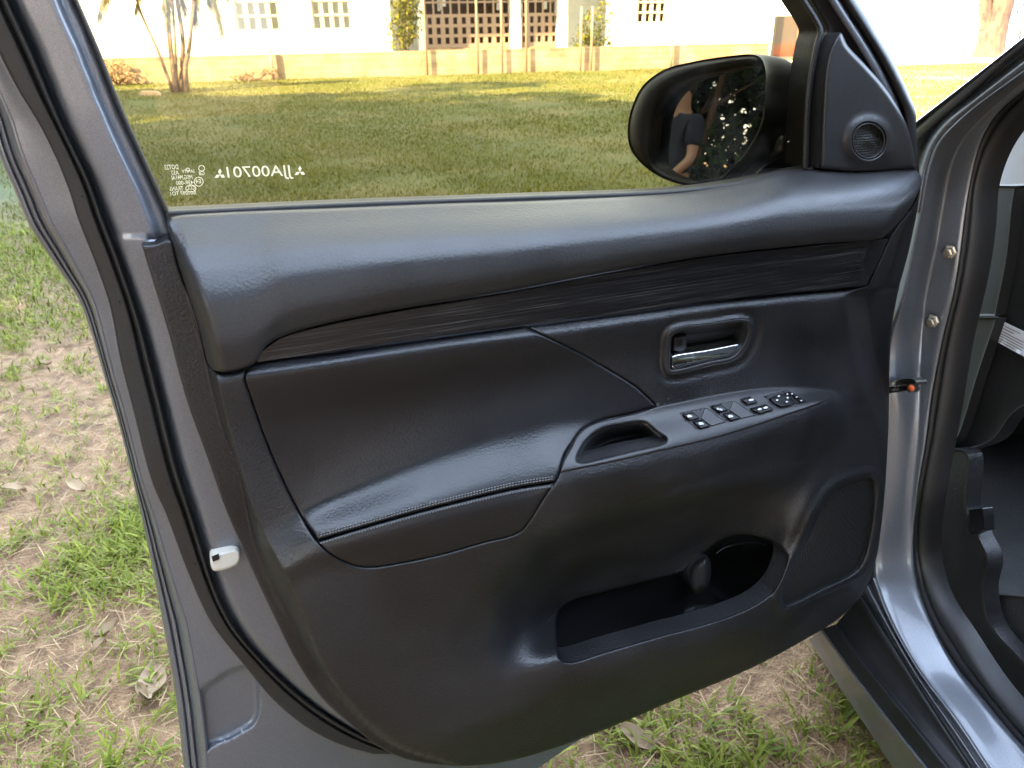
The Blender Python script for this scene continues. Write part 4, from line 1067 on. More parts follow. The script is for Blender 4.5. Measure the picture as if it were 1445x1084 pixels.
# two leather pieces of the armrest, seam between them
seam = [(447, 763), (512, 744.5), (598, 720.5), (683, 699.5), (730, 689), (784, 680.5)]
pu = [p for p in pad_out[:17]] + [(784, 679, 1)] + [(x, y - 1.2) for x, y in seam[::-1][1:-1]] + [(449, 761.5, 1)] + pad_out[29:]
pu[0] = pad_out[0]
plw = [(448, 765, 1)] + [(x, y + 1.2) for x, y in seam[1:-1]] + [(782.5, 682, 1)] + pad_out[18:28]
def h_padl(X, Y): return hD(X, Y) + .001
panel('armrest_pad', pu, h_padl, M_leather, door, step=4.5, roll=(3.5, .0035), skirt=.02)
panel('armrest_front', plw, lambda X, Y: hD(X, Y), M_leather, door, step=4.5, roll=(3, .003), skirt=.02)
V = []; Fs = []
sl_ = cr_open(seam, 1.0); s_ = np.r_[0, np.cumsum(np.hypot(*np.diff(sl_, axis=0).T))]
for off, ln, gap in ((-8.5, 3.1, 4.3), (-5.2, 3.1, 4.3), (5.2, 3.0, 4.3)):
    for a0 in np.arange(5, s_[-1] - 6, gap):
        pa = [np.interp(a0 + q, s_, sl_[:, 0]) for q in (0, ln)]; pb_ = [np.interp(a0 + q, s_, sl_[:, 1]) + off for q in (0, ln)]
        hh = hD(np.array(pa), np.array(pb_)); A, B = D(np.array(pa), np.array(pb_), hh + .0016)
        t_ = B - A; t_ /= np.linalg.norm(t_); up_ = np.cross(EN, t_); up_ /= np.linalg.norm(up_); b = len(V); md = (A + B) / 2 + EN * .0009
        V += [A, md + up_ * .0007, B, md - up_ * .0007, A - EN * .001, B - EN * .001]; Fs += [(b, b + 1, b + 2), (b, b + 2, b + 3), (b, b + 4, b + 1), (b + 1, b + 4, b + 5, b + 2), (b, b + 3, b + 4), (b + 3, b + 2, b + 5, b + 4)]
tag(mesh('stitching', V, Fs, M_thread, door, smooth=False), kind='stuff')

# map pocket and cup holder behind the opening
pk2 = [(770, 880), (780, 848), (800, 836), (920, 806), (960, 794), (980, 774), (1006, 752), (1040, 742), (1070, 744), (1100, 756), (1120, 778), (1120, 800), (1108, 832), (1086, 856), (1052, 874), (1000, 892), (929, 911), (850, 934), (806, 946), (782, 942), (774, 920)]
def h_pocket(X, Y):
    h = -.066 + .0 * X
    cc = np.hypot((X - 1052) / 66, (Y - 800) / 52); h = h - .018 * sstep((1.08 - cc) / .25)
    yb = crv([(780, 925), (929, 890), (1004, 868), (1100, 835)])(X); h = h + .04 * sstep((Y - yb - 8) / 16)
    fl = np.hypot((X - 1004) / 42, (Y - 872) / 17); h = h + .014 * sstep((1.0 - fl) / .2)
    return h
panel('map_pocket', pk2, h_pocket, M_trim, door, step=4, roll=None, skirt=.0)
panel('pocket_divider', [(974, 806), (980, 795), (990, 788), (999, 785), (1003, 796), (1003, 815), (998, 830), (986, 838), (976, 836), (972, 822)], lambda X, Y: .002 - .0006 * np.abs(X - 994), M_trim, door, step=3, roll=(9, .022), skirt=.04, seg=3)
cpts = [D(1058 + 50 * math.cos(a), 790 + 24 * math.sin(a), -.030) for a in np.linspace(3.5, 5.2, 12)]
tube('cup_rim', cpts, .0012, M_switch, door, 6)

# speaker grille
panel('speaker_grille', [(1216, 675), (1230, 673), (1235, 686), (1232, 735), (1221, 789), (1209, 808), (1160, 833), (1105, 857), (1101, 847), (1112, 814), (1134, 769), (1160, 714), (1178, 690)], lambda X, Y: hD(X, Y) - .010, M_grille, door, step=6, roll=None, skirt=.0)

# inner handle: bowl, bezel, lever, lock knob
hb_ = [(940, 530), (936, 512), (940, 472), (950, 461), (1003, 453), (1048, 447), (1062, 451), (1065, 466), (1060, 486), (1050, 502), (1036, 512), (1003, 519), (955, 531)]
hpoly = closed(handle_hole)
def h_bowl(X, Y):
    d_ = bdist(hpoly, X, Y) * np.where(inside(hpoly, X, Y), 1, -1)
    return hD(X, Y) - .006 - .026 * sstep((d_ - 1) / 9) - .012 * sstep((X - 1005) / 40) * 0
panel('handle_bowl', hb_, h_bowl, M_blackm, door, step=3, roll=None, skirt=.0, seg=3)
bz_o = [(941, 526), (938.5, 512), (942, 472), (951, 463.5), (1003, 455.5), (1047, 449.5), (1060, 453), (1062.5, 466), (1057.5, 485), (1048, 499.5), (1035, 509.5), (1003, 516.5), (955, 528)]
bz_i = [(947, 521), (945.5, 510), (948, 476), (954, 470), (1003, 462), (1045, 456), (1053, 458.5), (1054.5, 466), (1051, 481), (1043.5, 493.5), (1033, 503), (1003, 509.5), (956, 521)]
panel('handle_bezel', bz_o, lambda X, Y: hD(X, Y) + .004, M_switch, door, step=4, roll=(2.5, .003), holes=[bz_i], skirt=.012, seg=2)
lev = [(946, 503, 1), (951, 500.5), (1000, 492.5), (1043, 484, 1), (1044, 488), (1040, 496), (1031, 502.5), (1003, 509.5), (970, 516.5), (951, 521.5), (946.5, 519, 1)]
panel('handle_lever', lev, lambda X, Y: hD(X, Y) - .001 +   .0040 * np.clip((Y - (502 - .18 * (X - 946))) / 16, 0, 1) - .004 * sstep((949 - X) / 4), M_chrome, door, step=2, roll=(2.5, .005), skirt=.016, seg=2)
kn = panel('lock_knob', [(950, 476, 1), (969, 472.5, 1), (968.5, 492, 1), (959, 496), (950, 495, 1)], lambda X, Y: hD(X, Y) - .010, M_blackm, door, step=3, roll=(2, .004), skirt=.014, seg=2)
panel('lock_knob_inset', [(953.5, 479, 1), (964, 477, 1), (964, 490, 1), (953.5, 491.5, 1)], lambda X, Y: hD(X, Y) - .0092, M_black, door, step=3, roll=(1, .001), skirt=.003, seg=2)

# switch panel on the armrest
sp = [(789.5, 667.5, 1), (796, 649), (803, 636), (816, 613), (834, 599.5), (873, 589), (903, 582), (928, 573.5), (959, 567), (1004, 557.5), (1057, 549), (1098, 546), (1135, 547), (1163, 550.5), (1179, 555.5, 1), (1172, 562), (1154, 571.5), (1116, 584.5), (1060, 603.5), (1004, 620), (929, 637.5), (855, 654.5)]
gp_h = [(815, 650), (820, 634), (832, 618), (849, 606.5), (879, 599.5), (905, 596.5), (912, 598), (926, 609), (940, 620), (936, 625), (893, 635.5), (850, 646), (822, 652)]
def h_sp(X, Y): return hD(X, Y) + .0022
swp = panel('switch_panel', sp, h_sp, M_switch, door, step=4, roll=(2.6, .0035), skirt=.015, holes=[gp_h], hroll=(4, .010), seg=3)
gpo = closed(gp_h)
def h_grab(X, Y):
    d_ = bdist(gpo, X, Y) * np.where(inside(gpo, X, Y), 1, -1)
    s_r = sstep((X - 895) / 48)            # sloping right-hand wall
    return hD(X, Y) - .012 - .042 * sstep((d_ + 1) / 20) * (1 - .75 * s_r)
panel('grab_pocket', [(806, 658), (812, 632), (826, 613), (847, 600), (880, 593), (908, 590), (920, 594), (934, 606), (950, 619), (942, 631), (893, 643), (850, 653)], h_grab, M_switch, door, step=3, roll=None, skirt=.0, seg=3)
def zq(pts, sharp=True): return [(920 + a / 4.817, 430 + b / 4.817) + ((1,) if sharp else ()) for a, b in pts]
def sw_part(name, q, dh, m, roll_=(1.3, .0016), sk_=.004):
    return panel(name, zq(q), lambda X, Y: hD(X, Y) + .0022 + dh, m, door, step=3, roll=roll_, skirt=sk_, seg=1.5)
# recesses, ramps, switches
sw_part('switch_recess', [(192, 738), (360, 702), (392, 728), (330, 770), (400, 832), (330, 848), (295, 842)], .0006, M_key, None, .001)
sw_part('switch_recess', [(390, 690), (548, 655), (578, 680), (520, 720), (605, 778), (545, 795), (505, 785)], .0006, M_key, None, .001)
sw_part('switch_ramp', [(358, 702), (380, 704), (505, 798), (405, 828), (330, 772)], .0016, M_switch, (1.5, .002))
sw_part('switch_ramp', [(548, 655), (572, 658), (712, 752), (608, 776), (524, 716)], .0016, M_switch, (1.5, .002))
for q in ([(212, 750), (283, 734), (325, 770), (262, 786)], [(282, 798), (348, 784), (396, 826), (332, 842)], [(408, 697), (470, 682), (522, 716), (466, 732)], [(486, 746), (550, 733), (602, 772), (540, 788)]):
    sw_part('window_switch', q, .0034, M_key)
sw_part('lock_switch', [(612, 648), (676, 630), (722, 662), (655, 680)], .0040, M_key)
sw_part('lock_switch', [(678, 714), (786, 684), (830, 712), (738, 740)], .0040, M_key)
sw_part('mirror_control_base', [(762, 624), (925, 580), (1062, 660), (985, 672), (872, 696)], .0006, M_key, None, .001)
sw_part('mirror_control_pad', [(808, 646), (842, 628), (905, 612), (944, 632), (966, 668), (948, 682), (880, 694), (838, 672)], .0045, M_key)
for q in ([(930, 600), (950, 595), (972, 608), (950, 616)], [(962, 622), (984, 617), (1004, 630), (982, 637)], [(992, 642), (1016, 638), (1038, 654), (1010, 664)], [(905, 605), (922, 600), (935, 610), (918, 614)]):
    sw_part('mirror_button', q, .0036, M_key)
def icon(name, polys, dh):
    V = []; Fs = []
    for p in polys:
        q = np.array([(920 + a / 4.817, 430 + b / 4.817) for a, b in p]); W_ = D(q[:, 0], q[:, 1], hD(q[:, 0], q[:, 1]) + .0022 + dh); b = len(V)
        V += W_.tolist(); Fs.append(tuple(range(b, b + len(p)))[::-1])
    return mesh(name, V, Fs, M_white, door, smooth=False)
def win_icon(x, y): # small door-window pictogram: a frame with its bar
    o1 = [(x - 18, y - 2), (x - 8, y - 9), (x + 12, y - 7), (x + 17, y - 4), (x - 4, y + 0)]
    return [o1, [(x - 14, y + 2), (x + 19, y - 2), (x + 21, y + 5), (x - 8, y + 10)]]
for x, y in ((254, 757), (332, 808), (532, 758)): icon('switch_symbol', win_icon(x, y), .0056)
for k in range(4):
    x = 440 + k * 10; y = 706 + k * 2.4
    icon('switch_symbol', [[(x, y + 7), (x + 4, y - 5), (x + 8, y - 6), (x + 9, y + 6)]], .0056)
icon('switch_symbol', [[(655, 650), (670, 640), (690, 640), (692, 650), (664, 656)]], .0062)
icon('switch_symbol', [[(716, 712), (730, 702), (748, 706), (744, 714), (726, 718)], [(756, 702), (772, 691), (788, 695), (784, 704), (766, 708)]], .0062)
for x, y in ((862, 621), (850, 648), (922, 632), (916, 660)): icon('switch_symbol', [[(x - 9, y + 2), (x, y - 6), (x + 10, y - 1), (x + 2, y + 7)]], .0066)
for x, y in ((952, 606), (984, 627), (1015, 651), (920, 607)): icon('switch_symbol', [[(x - 8, y + 2), (x + 2, y - 4), (x + 9, y), (x, y + 5)]], .0056)

# door mirror outside the glass
MC = D(1003, 178, -.20)
maz, mel = math.radians(229), math.radians(5.0)
MN = np.array([math.sin(maz) * math.cos(mel), math.cos(maz) * math.cos(mel), math.sin(mel)])
def MP(px, py, h=0.0):
    r = rays(px, py); t = ((MC - CO) @ MN + np.asarray(h)) / (r @ MN); return CO + r * t[..., None]
rim = [(886, 194), (887, 170), (894, 145), (908, 120), (938, 98), (981, 86.5), (1030, 79), (1062, 77), (1074, 82), (1080, 98), (1079.5, 139), (1078, 167), (1068, 192), (1055, 214), (1033, 241), (1010, 262), (985, 263.5), (955, 259), (926, 247), (903, 229), (890, 211)]
mgl = [(921, 219), (923, 190), (928, 160), (941, 137), (965, 117), (1010, 103), (1068, 95), (1076, 98), (1078, 115), (1075, 168), (1061, 200), (1037, 231), (1010, 253), (985, 257), (960, 252), (938, 243), (925, 232)]
panel('mirror_housing', rim, lambda X, Y: 0 * X + .014, M_mhous, door, step=4, roll=(17, .018), holes=[mgl], hroll=(16, .022), skirt=.03, proj=MP, nrm=MN, seg=3)
panel('mirror_glass', [(a + (a - 1003) * .05, b + (b - 178) * .05) for a, b in mgl], lambda X, Y: -.017 + 0 * X, M_mirror, door, step=12, roll=None, skirt=.004, proj=MP, nrm=MN)
Rm = closed(rim, 4)
cs = []
for f_, dh in ((0, .006), (.03, -.004), (.15, -.022), (.4, -.05), (.75, -.078), (.92, -.092), (1.0, -.10)):
    # shell: the rim shrinks and slides towards the bracket as it goes back
    s_ = 1 - .36 * max(0, f_ - .02) ** 2.2; cx_, cy_ = 1003 + 97 * f_, 178 - 2 * f_
    q = np.stack([cx_ + (Rm[:, 0] - 1003) * s_, cy_ + (Rm[:, 1] - 178) * s_], 1)
    W_ = MP(q[:, 0], q[:, 1], dh + 0 * q[:, 0]); cs.append(np.vstack([W_, W_[:1]]))
cen = np.repeat(cs[-1].mean(0)[None], len(cs[-1]), 0); cs.append(cen)
loft('mirror_shell', cs[::-1], M_mhous, door, M=len(cs[0]), sub=2)
a = MP(1080, 205, -.06); b = D(1185, 215, -.14)
tube('mirror_arm', cr3([a, (a + b) / 2, b], 5), .035, M_black, door, 12)
pb1 = [(1070, 236), (1100, 218), (1150, 212), (1165, 216), (1165, 250), (1080, 256), (1062, 250)]
panel('mirror_bracket', pb1, -.13, M_black, door, step=6, roll=(6, .012), skirt=.05)
panel('mirror_bracket_trim', [(1109, 200), (1116, 197), (1141, 194), (1141, 203), (1118, 204)], -.118, M_chrome, door, step=3, roll=(2, .004), skirt=.012)

# door check arm and hinge side
a = D(1252, 551, -.08); b = S(1284, 546, .02)
body_anchor = b
tube('check_arm', [a, (a + b) / 2, b], .006, M_black, door, 8)

# ------------------------------------------------------------------ body side with the door opening
e0 = [(1740, -145.3), (1500, 38), (1445, 80), (1379, 133), (1332, 169), (1312, 196), (1300, 226), (1290, 300), (1270, 400), (1256, 480)]
e1 = [(1740, -118.9), (1500, 60), (1445, 101), (1379, 149), (1346, 178), (1326, 200), (1312, 233), (1299, 299), (1289, 349), (1274, 421), (1257, 473), (1250, 560), (1243, 650), (1236, 740), (1234, 814), (1254, 868), (1296, 944), (1350, 1015), (1400, 1090), (1450, 1165)]
e2 = [(1740, -100.5), (1500, 74), (1445, 114), (1395, 158), (1359, 196), (1342, 233), (1329, 299), (1319, 360), (1307, 415), (1301, 470), (1301, 499), (1298, 618), (1291, 690), (1285, 750), (1287, 812), (1304, 868), (1343, 942), (1388, 999), (1440, 1060), (1500, 1128)]
e3 = [(1740, -99.2), (1500, 88), (1445, 131), (1412, 159), (1389, 199), (1376, 249), (1367, 299), (1352, 405), (1334, 481), (1318, 562), (1308, 640), (1297, 700), (1290, 756), (1295, 812), (1312, 868), (1352, 939), (1397, 993), (1446, 1051), (1510, 1118)]
e4 = [(1740, -72.2), (1500, 115), (1445, 173), (1425, 199), (1409, 233), (1400, 266), (1396, 320), (1387, 383), (1365, 481), (1345, 600), (1328, 690), (1321, 750), (1322, 790), (1337, 841), (1368, 890), (1412, 957), (1445, 997), (1510, 1066)]
def SC(P, wi, n=140):
    L = cr_open(P, 5); s = np.r_[0, np.cumsum(np.hypot(*np.diff(L, axis=0).T))]; t = np.linspace(0, s[-1], n)
    X = np.interp(t, s, L[:, 0]); Y = np.interp(t, s, L[:, 1]); wv = wi(X, Y) if callable(wi) else wi + 0 * X
    return S(X, Y, wv)
def off(P, dx, dy=0): return [(a + dx, b + dy) for a, b in P]
def mixc(P, Q, f_): return [((1 - f_) * a + f_ * c, (1 - f_) * b + f_ * d) for (a, b), (c, d) in zip(P, Q)]
lowsill = lambda lo, hi: (lambda X, Y: lo + (hi - lo) * sstep((Y - 690) / 110))
body = loft('car_body', [SC(off(e1, -16, 2), .035), SC(off(e1, -5, 0), .004), SC(e1, 0), SC([((a * .9 + b * .1), (c * .9 + d * .1)) for (a, c), (b, d) in zip(e1, e2)], .004), SC([((a + b) / 2, (c + d) / 2) for (a, c), (b, d) in zip(e1, e2)], lowsill(.026, .03)), SC([((a * .12 + b * .88), (c * .12 + d * .88)) for (a, c), (b, d) in zip(e1, e2)], lowsill(.050, .055)), SC(e2, lowsill(.0545, .062)), SC(off(e2, 4, 0), lowsill(.056, .068)), SC(e3, lowsill(.064, .095)), SC(off(e3, 30, -20), .13)], M_paint, car, M=140, sub=2)
# opening seal: fat rubber tube that follows the flange
mid = [((a + c) / 2, (b + d) / 2) for (a, b), (c, d) in zip(cr_open(e3, 5)[np.linspace(0, len(cr_open(e3, 5)) - 1, 40).astype(int)], cr_open(e4, 5)[np.linspace(0, len(cr_open(e4, 5)) - 1, 40).astype(int)])]
def sealloft(name, wbase, m, parent):
    A = SC(e3, wbase, 140); B = SC(e4, lambda X, Y: wbase(X, Y) + .014, 140); cs = []
    for f_, up_ in ((0, -.006), (.03, .004), (.15, .012), (.3, .010), (.38, .003), (.46, .012), (.62, .02), (.8, .018), (.94, .008), (1, -.012)):
        cs.append(A + (B - A) * f_ - NC * up_)
    return loft(name, cs, m, parent, M=140, sub=2)
sealloft('opening_seal', lowsill(.066, .095), M_seal, body)

# windscreen pillar and wing edge outside
B0 = [(1740, -179.2), (1500, 8), (1442, 54), (1366, 114), (1294, 170), (1250, 205)]
B1 = [(1740, -161.3), (1500, 22), (1445, 64), (1372, 126), (1309, 182), (1262, 230)]
loft('windscreen_pillar', [SC(off(B0, 0, 1), -.02, 50), SC(B0, .0, 50), SC([((a + c) / 2, (b + d) / 2) for (a, b), (c, d) in zip(B0, B1)], -.012, 50), SC(B1, -.004, 50), SC(off(B1, 2, 5), .02, 50), SC(off(e0, -2, -5)[:8], .03, 50), SC(e0[:8], .004, 50), SC([((a + c) / 2, (b + d) / 2) for (a, b), (c, d) in zip(e0[:8], e1[:8])], -.003, 50), SC(e1[:8], .006, 50), SC(off(e1[:8], 6, 4), .03, 50)], M_paint, body, M=60, sub=2)
panel('wing_edge', [(1288, 182), (1300, 178), (1310, 182), (1302, 200), (1290, 212)], 0.03, M_paint, body, step=5, roll=(2, .003), skirt=.02, proj=S, nrm=-NC)

# rocker: painted lips, black step trim, sill underside
rk1 = [(1216, 838), (1258, 905), (1300, 973), (1345, 1043), (1400, 1126)]
e1s = [(1234, 814), (1254, 868), (1296, 944), (1350, 1015), (1400, 1090)]
rk2 = [(1180, 881), (1230, 945), (1290, 1020), (1341, 1084), (1390, 1146)]
rk3 = [(1160, 888), (1205, 950), (1265, 1028), (1310, 1084), (1355, 1142)]
rk4 = [(1141, 903), (1180, 962), (1225, 1030), (1261, 1084), (1300, 1142)]
loft('sill_lip', [SC(mixc(e1s, rk1, f_), w_, 60) for f_, w_ in ((0, .000), (.12, -.004), (.25, .006), (.42, .008), (.52, -.006), (.66, -.008), (.76, .006), (.9, .006), (1.0, -.004))], M_paint, body, M=60, sub=2)
loft('sill_step', [SC(mixc(rk1, rk2, f_), w_, 60) for f_, w_ in ((0, -.002), (.08, -.012), (.4, -.014), (.9, -.03), (1.0, -.034))] + [SC(mixc(rk2, rk3, f_), w_, 60) for f_, w_ in ((.15, -.044), (.5, -.046), (1.0, -.052))], M_blackm, body, M=60, sub=2)
loft('sill_panel', [SC(mixc(rk3, rk4, f_), w_, 60) for f_, w_ in ((0, -.05), (.08, -.056), (.2, -.05), (.9, .0), (1, .012))] + [SC(off(rk4, 10, 0), .09, 60)], M_paint, body, M=60, sub=2)

def bolt(px, py, L):
    p = S(px + 8, py, .060); dr = -NC * .80 - EC * .55 - UPZ * .06; dr /= np.linalg.norm(dr)
    return tube('hinge_bolt', [p, p + dr * L * .45, p + dr * L * .46, p + dr * L * .58, p + dr * L * .60, p + dr * L * .98, p + dr * L], [.0055, .0055, .0115, .0115, .0085, .0085, .0055], M_steel, body, 6, flat=True)
bolt(1336, 352, .026); bolt(1312, 449, .028)
bkt = panel('check_bracket', [(1258, 541), (1272, 535), (1290, 536), (1293, 541), (1282, 545), (1274, 543), (1262, 546)], -.006, M_steel, body, step=3, roll=(1.5, .003), skirt=.02, proj=S, nrm=-NC, seg=2)
tube('check_pin', [S(1292, 548, .02), S(1286, 548, -.008)], .0075, M_steel, body, 8)
tube('check_pin_mark', [S(1287, 547.5, -.0075), S(1285.8, 547.5, -.0105)], .0050, M_red, body, 8)

# inside the opening
e5 = [(1470, 150), (1440, 220), (1428, 280), (1421, 358), (1403, 443), (1381, 525), (1360, 600), (1345, 650), (1338, 700), (1340, 740)]
panel('pillar_lining', [(1399, 263, 1), (1405, 240), (1415, 218), (1430, 192), (1452, 168, 1), (1720, 20, 1), (1720, 262, 1), (1440, 262, 1)], .16, M_lgrey, car, step=8, roll=(3, .004), skirt=.02, proj=S, nrm=-NC)
panel('side_lining', [(1388, 262, 1), (1432, 263, 1), (1428, 290), (1421, 358), (1404, 446, 1), (1355, 446, 1), (1378, 350)], .15, M_blackm, car, step=8, roll=(3, .004), skirt=.02, proj=S, nrm=-NC)
panel('dash_end', [(1408, 447, 1), (1424, 358), (1431, 290), (1436, 264, 1), (1720, 262, 1), (1720, 520, 1), (1440, 575), (1398, 622), (1342, 640, 1), (1355, 610), (1381, 527)], lambda X, Y: .185 + .0 * X, M_blackm, car, step=8, roll=(3, .004), skirt=.03, proj=S, nrm=-NC)
panel('kick_lining_upper', [(1340, 449, 1), (1406, 449, 1), (1380, 527), (1354, 610), (1338, 640, 1), (1310, 660, 1)], .155, M_blackm, car, step=8, roll=(3, .004), skirt=.02, proj=S, nrm=-NC)
panel('kick_panel', [(1300, 640, 1), (1344, 633, 1), (1364, 640), (1364, 720), (1380, 756), (1394, 790), (1388, 830), (1398, 880), (1445, 935), (1700, 1200), (1700, 1290, 1), (1400, 980), (1340, 890), (1305, 820), (1298, 740)], lambda X, Y: .15 + .03 * sstep((Y - 850) / 160), M_trim, car, step=6, roll=(4, .006), skirt=.03, proj=S, nrm=-NC)
panel('bonnet_release', [(1367, 720, 1), (1386, 717, 1), (1388, 728), (1389, 748, 1), (1370, 755, 1), (1364, 750)], .135, M_black, car, step=4, roll=(2, .004), skirt=.02, proj=S, nrm=-NC, seg=2)
lb = panel('airbag_label', [(1412.5, 452.5, 1), (1447, 469, 1), (1447, 504.5, 1), (1406, 482, 1)], .170, M_label, car, step=12, roll=None, skirt=.001, proj=S, nrm=-NC)
V = []; Fs = []
for k, (f_, l_) in enumerate([(.14, .8), (.27, .55), (.42, .93), (.54, .9), (.66, .93), (.78, .88), (.89, .6)]):
    A0, A1 = np.array([1412.5, 452.5]), np.array([1406, 482.]); Bq0, Bq1 = np.array([1447, 469.]), np.array([1447, 504.5])
    a_ = A0 + (A1 - A0) * f_; b_ = Bq0 + (Bq1 - Bq0) * f_; s0 = a_ + (b_ - a_) * .06; s1 = a_ + (b_ - a_) * l_
    q = np.array([s0, s1, s1 + [0, 1.3], s0 + [0, 1.3]]); W_ = S(q[:, 0], q[:, 1], .1692 + 0 * q[:, 0]); b = len(V); V += W_.tolist(); Fs.append((b, b + 3, b + 2, b + 1))
mesh('printed_lines', V, Fs, M_iron, lb, smooth=False)
# floor, mat, firewall, far side and roof close the cabin
cp = lambda a_, w_, z_: np.array([HP[0], HP[1], 0]) + EC * a_ + NC * w_ + np.array([0, 0, z_])
def quadbox(name, a0, a1, w0_, w1_, z0, z1, m, parent=car, bev=.01):
    c = (cp(a0, w0_, z0) + cp(a1, w1_, z1)) / 2
    return box(name, c, [EC, NC, UPZ], [abs(a1 - a0) / 2, abs(w1_ - w0_) / 2, abs(z1 - z0) / 2], m, parent, bev=bev)
quadbox('front_wing', .74, 1.30, .14, 1.7, .3, .93, M_paint, bev=.11)
quadbox('cabin_floor', -1.4, .75, .17, 1.6, .22, .28, M_carpet)
panel('floor_mat', [(1390, 838, 1), (1445, 842), (1700, 870, 1), (1700, 1190, 1), (1445, 932), (1400, 884)], .205, M_carpet, car, step=8, roll=(3, .006), skirt=.02, proj=S, nrm=-NC)
quadbox('firewall', .62, .70, .15, 1.6, .2, 1.05, M_darkin)
quadbox('dashboard', .12, .62, .3, 1.5, .82, 1.08, M_blackm)
quadbox('far_side_panel', -1.4, .7, 1.6, 1.66, .2, 1.55, M_darkin)
quadbox('roof', -2.6, -.55, .18, 1.5, 1.60, 1.66, M_paint)
quadbox('rear_bulkhead', -1.5, -1.44, .25, 1.6, .2, 1.2, M_darkin)
quadbox('rear_door', -3.0, -1.16, .0, .06, .3, 1.08, M_paint)
quadbox('rear_quarter', -3.0, -1.16, 1.66, 1.72, .3, 1.08, M_paint)
quadbox('rear_window_band', -2.9, -1.2, .10, .14, 1.09, 1.58, M_blackm)
quadbox('far_window_blocker', -3.0, -1.41, 1.60, 1.64, 1.09, 1.58, M_blackm)  # unseen opaque band, added to keep sunlit ground from reflecting in the door glass
quadbox('tailgate', -3.06, -3.01, .05, 1.66, .3, 1.58, M_blackm)
quadbox('seat_backrest', -1.42, -1.2, .35, .85, .55, 1.25, M_blackm)
quadbox('driver_seat_base', -1.35, -.75, .35, .85, .3, .62, M_blackm)

#@@SMALL
# ------------------------------------------------------------------ fallen leaves
def dry_leaf(px, py, L, yaw, seed, label):
    L = L * (.95 if seed == 3 else .68); p = G(px, py); rs = np.random.default_rng(seed); n_ = 7; V = []; Fs = []
    d = np.array([math.cos(yaw), math.sin(yaw), 0]); s = np.array([-d[1], d[0], 0])
    for i in range(n_ + 1):
        t = i / n_; wd = .27 * L * math.sin(math.pi * min(1, t * .93 + .06)) ** .8
        for j in (-1, -.4, 0, .4, 1):
            z = .012 + .012 * abs(j) ** 1.5 + .012 * math.sin(t * 3 + seed) + rs.normal(0, .0012)
            V.append(p + d * (t - .5) * L + s * wd * j + UPZ * z)
    for i in range(n_):
        for j in range(4): a_ = i * 5 + j; Fs.append((a_, a_ + 5, a_ + 6, a_ + 1))
    o = mesh('dry_leaf', V, Fs, M_dry, None, origin=p); tag(o, label, 'leaf', 'dry leaves fallen on the grass'); return o
for q in [(22, 697, .10, .3, 1, 'pale round dry leaf on bare soil at the photo\'s left edge'), (110, 692, .11, -.4, 2, 'brown dry leaf beside the grass tuft left of the door'), (216, 965, .125, 1.9, 3, 'large tan dry leaf closest to the lower door edge'), (152, 893, .09, .7, 4, 'curled pale dry leaf above the large tan leaf'), (203, 985, .06, 2.4, 5, 'small tan leaf fragment just below the large tan leaf'), (143, 921, .06, 1.1, 6, 'thin pale leaf fragment between the curled leaf and the large tan leaf'), (1160, 935, .07, .8, 7, 'dark crumpled leaf on the grass beside the car sill'), (900, 1050, .12, -.5, 8, 'long curled straw coloured leaf under the door bottom'), (65, 515, .08, .2, 9, 'small brown leaf on the soil at the upper left'), (165, 389, .08, .2, 10, 'small pale leaf in the grass by the door frame')]:
    dry_leaf(*q)

# ------------------------------------------------------------------ man seen in the door mirror
def skin_body(name, verts, edges, radii, m, parent, sub=2, root=0):
    me = bpy.data.meshes.new(name); me.from_pydata([tuple(v) for v in verts], edges, []); me.update()
    o = bpy.data.objects.new(name, me); col.objects.link(o)
    md = o.modifiers.new('skin', 'SKIN'); md.use_smooth_shade = True
    sv = me.skin_vertices[0].data
    for i, r in enumerate(radii): sv[i].radius = r if isinstance(r, tuple) else (r, r); sv[i].use_root = (i == root)
    o.modifiers.new('sub', 'SUBSURF').levels = sub; o.modifiers['sub'].render_levels = sub
    dg = bpy.context.evaluated_depsgraph_get(); me2 = bpy.data.meshes.new_from_object(o.evaluated_get(dg))
    o.modifiers.clear(); o.data = me2; me2.materials.clear(); me2.materials.append(m)
    for p in me2.polygons: p.use_smooth = True
    MW[o.name] = Matrix.Identity(4)
    if parent is not None: o.parent = parent
    return o
M_skin = mat('skin', (.30, .16, .10), .5)
M_shirt = grained('navy_shirt', (.008, .010, .019), .9, 120, .4, .3)
M_trous = grained('dark_trousers', (.02, .022, .028), .9, 120, .4, .3)
M_hair = mat('black_hair', (.008, .007, .006), .6)
M_shoe = mat('shoe', (.03, .03, .03), .6)
pr = empty('person', (-5.0, .83, 0)); pr.rotation_euler = (0, 0, math.radians(-25))
tag(pr, 'man in a dark navy t-shirt standing on the lawn, seen in the door mirror', 'person')
B = {'pel': (0, 0, .95), 'sp': (0, -.01, 1.12), 'ch': (0, -.02, 1.32), 'nk': (0, .0, 1.48), 'hd': (0, .03, 1.56), 'hm': (0, .045, 1.63), 'ht': (0, .03, 1.70),
     'sl': (-.18, -.02, 1.41), 'el': (-.24, -.03, 1.13), 'wl': (-.23, .08, .90), 'kl': (-.23, .10, .83), 'sr': (.18, -.02, 1.41), 'er': (.24, .0, 1.14), 'wr': (.20, .16, .97), 'kr': (.19, .20, .91),
     'hl': (-.10, 0, .9), 'nl': (-.11, .02, .50), 'al': (-.11, -.02, .09), 'tl': (-.11, .14, .04), 'hr': (.10, 0, .9), 'nr': (.12, .02, .50), 'ar': (.12, -.02, .09), 'tr': (.12, .14, .04)}
names = list(B); ix = {k: i for i, k in enumerate(names)}
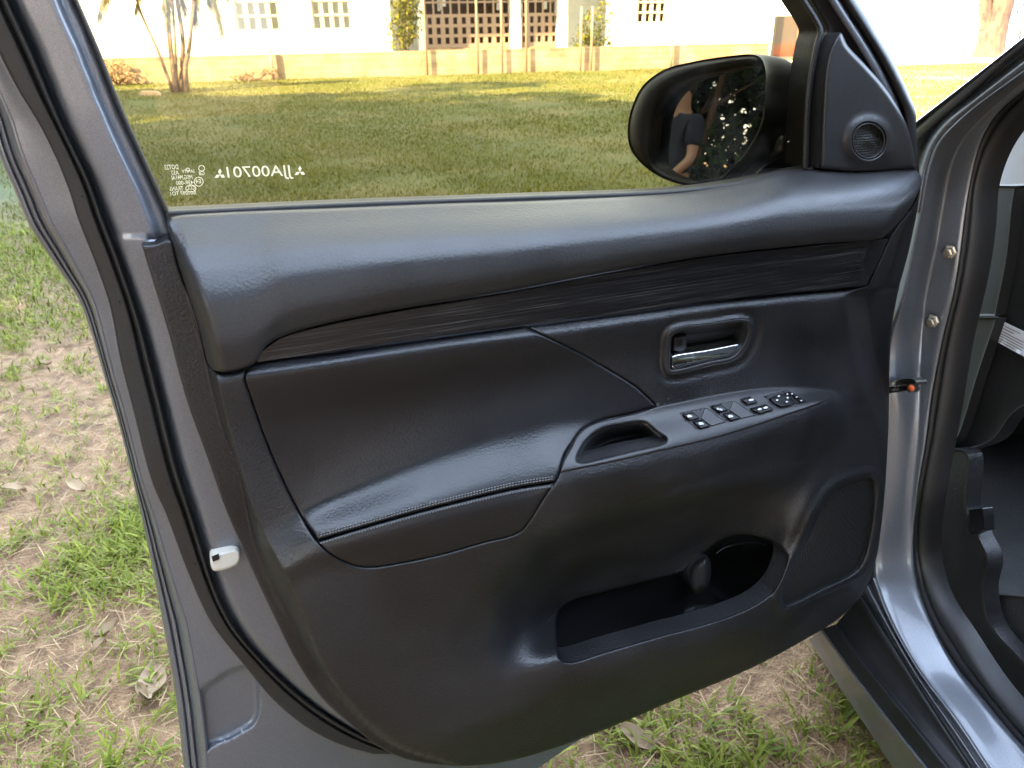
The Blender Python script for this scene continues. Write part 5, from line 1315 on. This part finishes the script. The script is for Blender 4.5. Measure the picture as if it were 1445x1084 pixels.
ed = [('pel', 'sp'), ('sp', 'ch'), ('ch', 'nk'), ('nk', 'hd'), ('hd', 'hm'), ('hm', 'ht'), ('ch', 'sl'), ('sl', 'el'), ('el', 'wl'), ('wl', 'kl'), ('ch', 'sr'), ('sr', 'er'), ('er', 'wr'), ('wr', 'kr'), ('pel', 'hl'), ('hl', 'nl'), ('nl', 'al'), ('al', 'tl'), ('pel', 'hr'), ('hr', 'nr'), ('nr', 'ar'), ('ar', 'tr')]
rad = {'pel': (.15, .11), 'sp': (.14, .10), 'ch': (.16, .11), 'nk': .055, 'hd': .075, 'hm': (.082, .095), 'ht': .06, 'sl': .06, 'el': .042, 'wl': .03, 'kl': .038, 'sr': .06, 'er': .042, 'wr': .03, 'kr': .038, 'hl': .085, 'nl': .058, 'al': .042, 'tl': .035, 'hr': .085, 'nr': .058, 'ar': .042, 'tr': .035}
skin_body('body', [B[k] for k in names], [(ix[a], ix[b]) for a, b in ed], [rad[k] for k in names], M_skin, pr)
sh = ['pel', 'sp', 'ch', 'nk']; SV = [(0, 0, .90), B['sp'], B['ch'], (0, -.005, 1.46), (-.18, -.02, 1.41), (-.225, -.028, 1.22), (.18, -.02, 1.41), (.225, -.005, 1.22)]
skin_body('t_shirt', SV, [(0, 1), (1, 2), (2, 3), (2, 4), (4, 5), (2, 6), (6, 7)], [(.175, .135), (.165, .125), (.18, .13), .075, .08, .075, .08, .075], M_shirt, pr)
TV = [(0, 0, .93), (-.10, 0, .86), (-.11, .02, .50), (-.11, -.02, .12), (.10, 0, .86), (.12, .02, .50), (.12, -.02, .12)]
skin_body('trousers', TV, [(0, 1), (1, 2), (2, 3), (0, 4), (4, 5), (5, 6)], [(.16, .125), .10, .075, .06, .10, .075, .06], M_trous, pr)
skin_body('hair', [(0, -.0, 1.60), (0, -.01, 1.67), (0, .03, 1.73)], [(0, 1), (1, 2)], [.07, (.09, .09), .065], M_hair, pr)
for sx in (-1, 1): skin_body('shoe', [(sx * .115, -.05, .05), (sx * .115, .06, .045), (sx * .12, .17, .035)], [(0, 1), (1, 2)], [.048, .048, .035], M_shoe, pr)
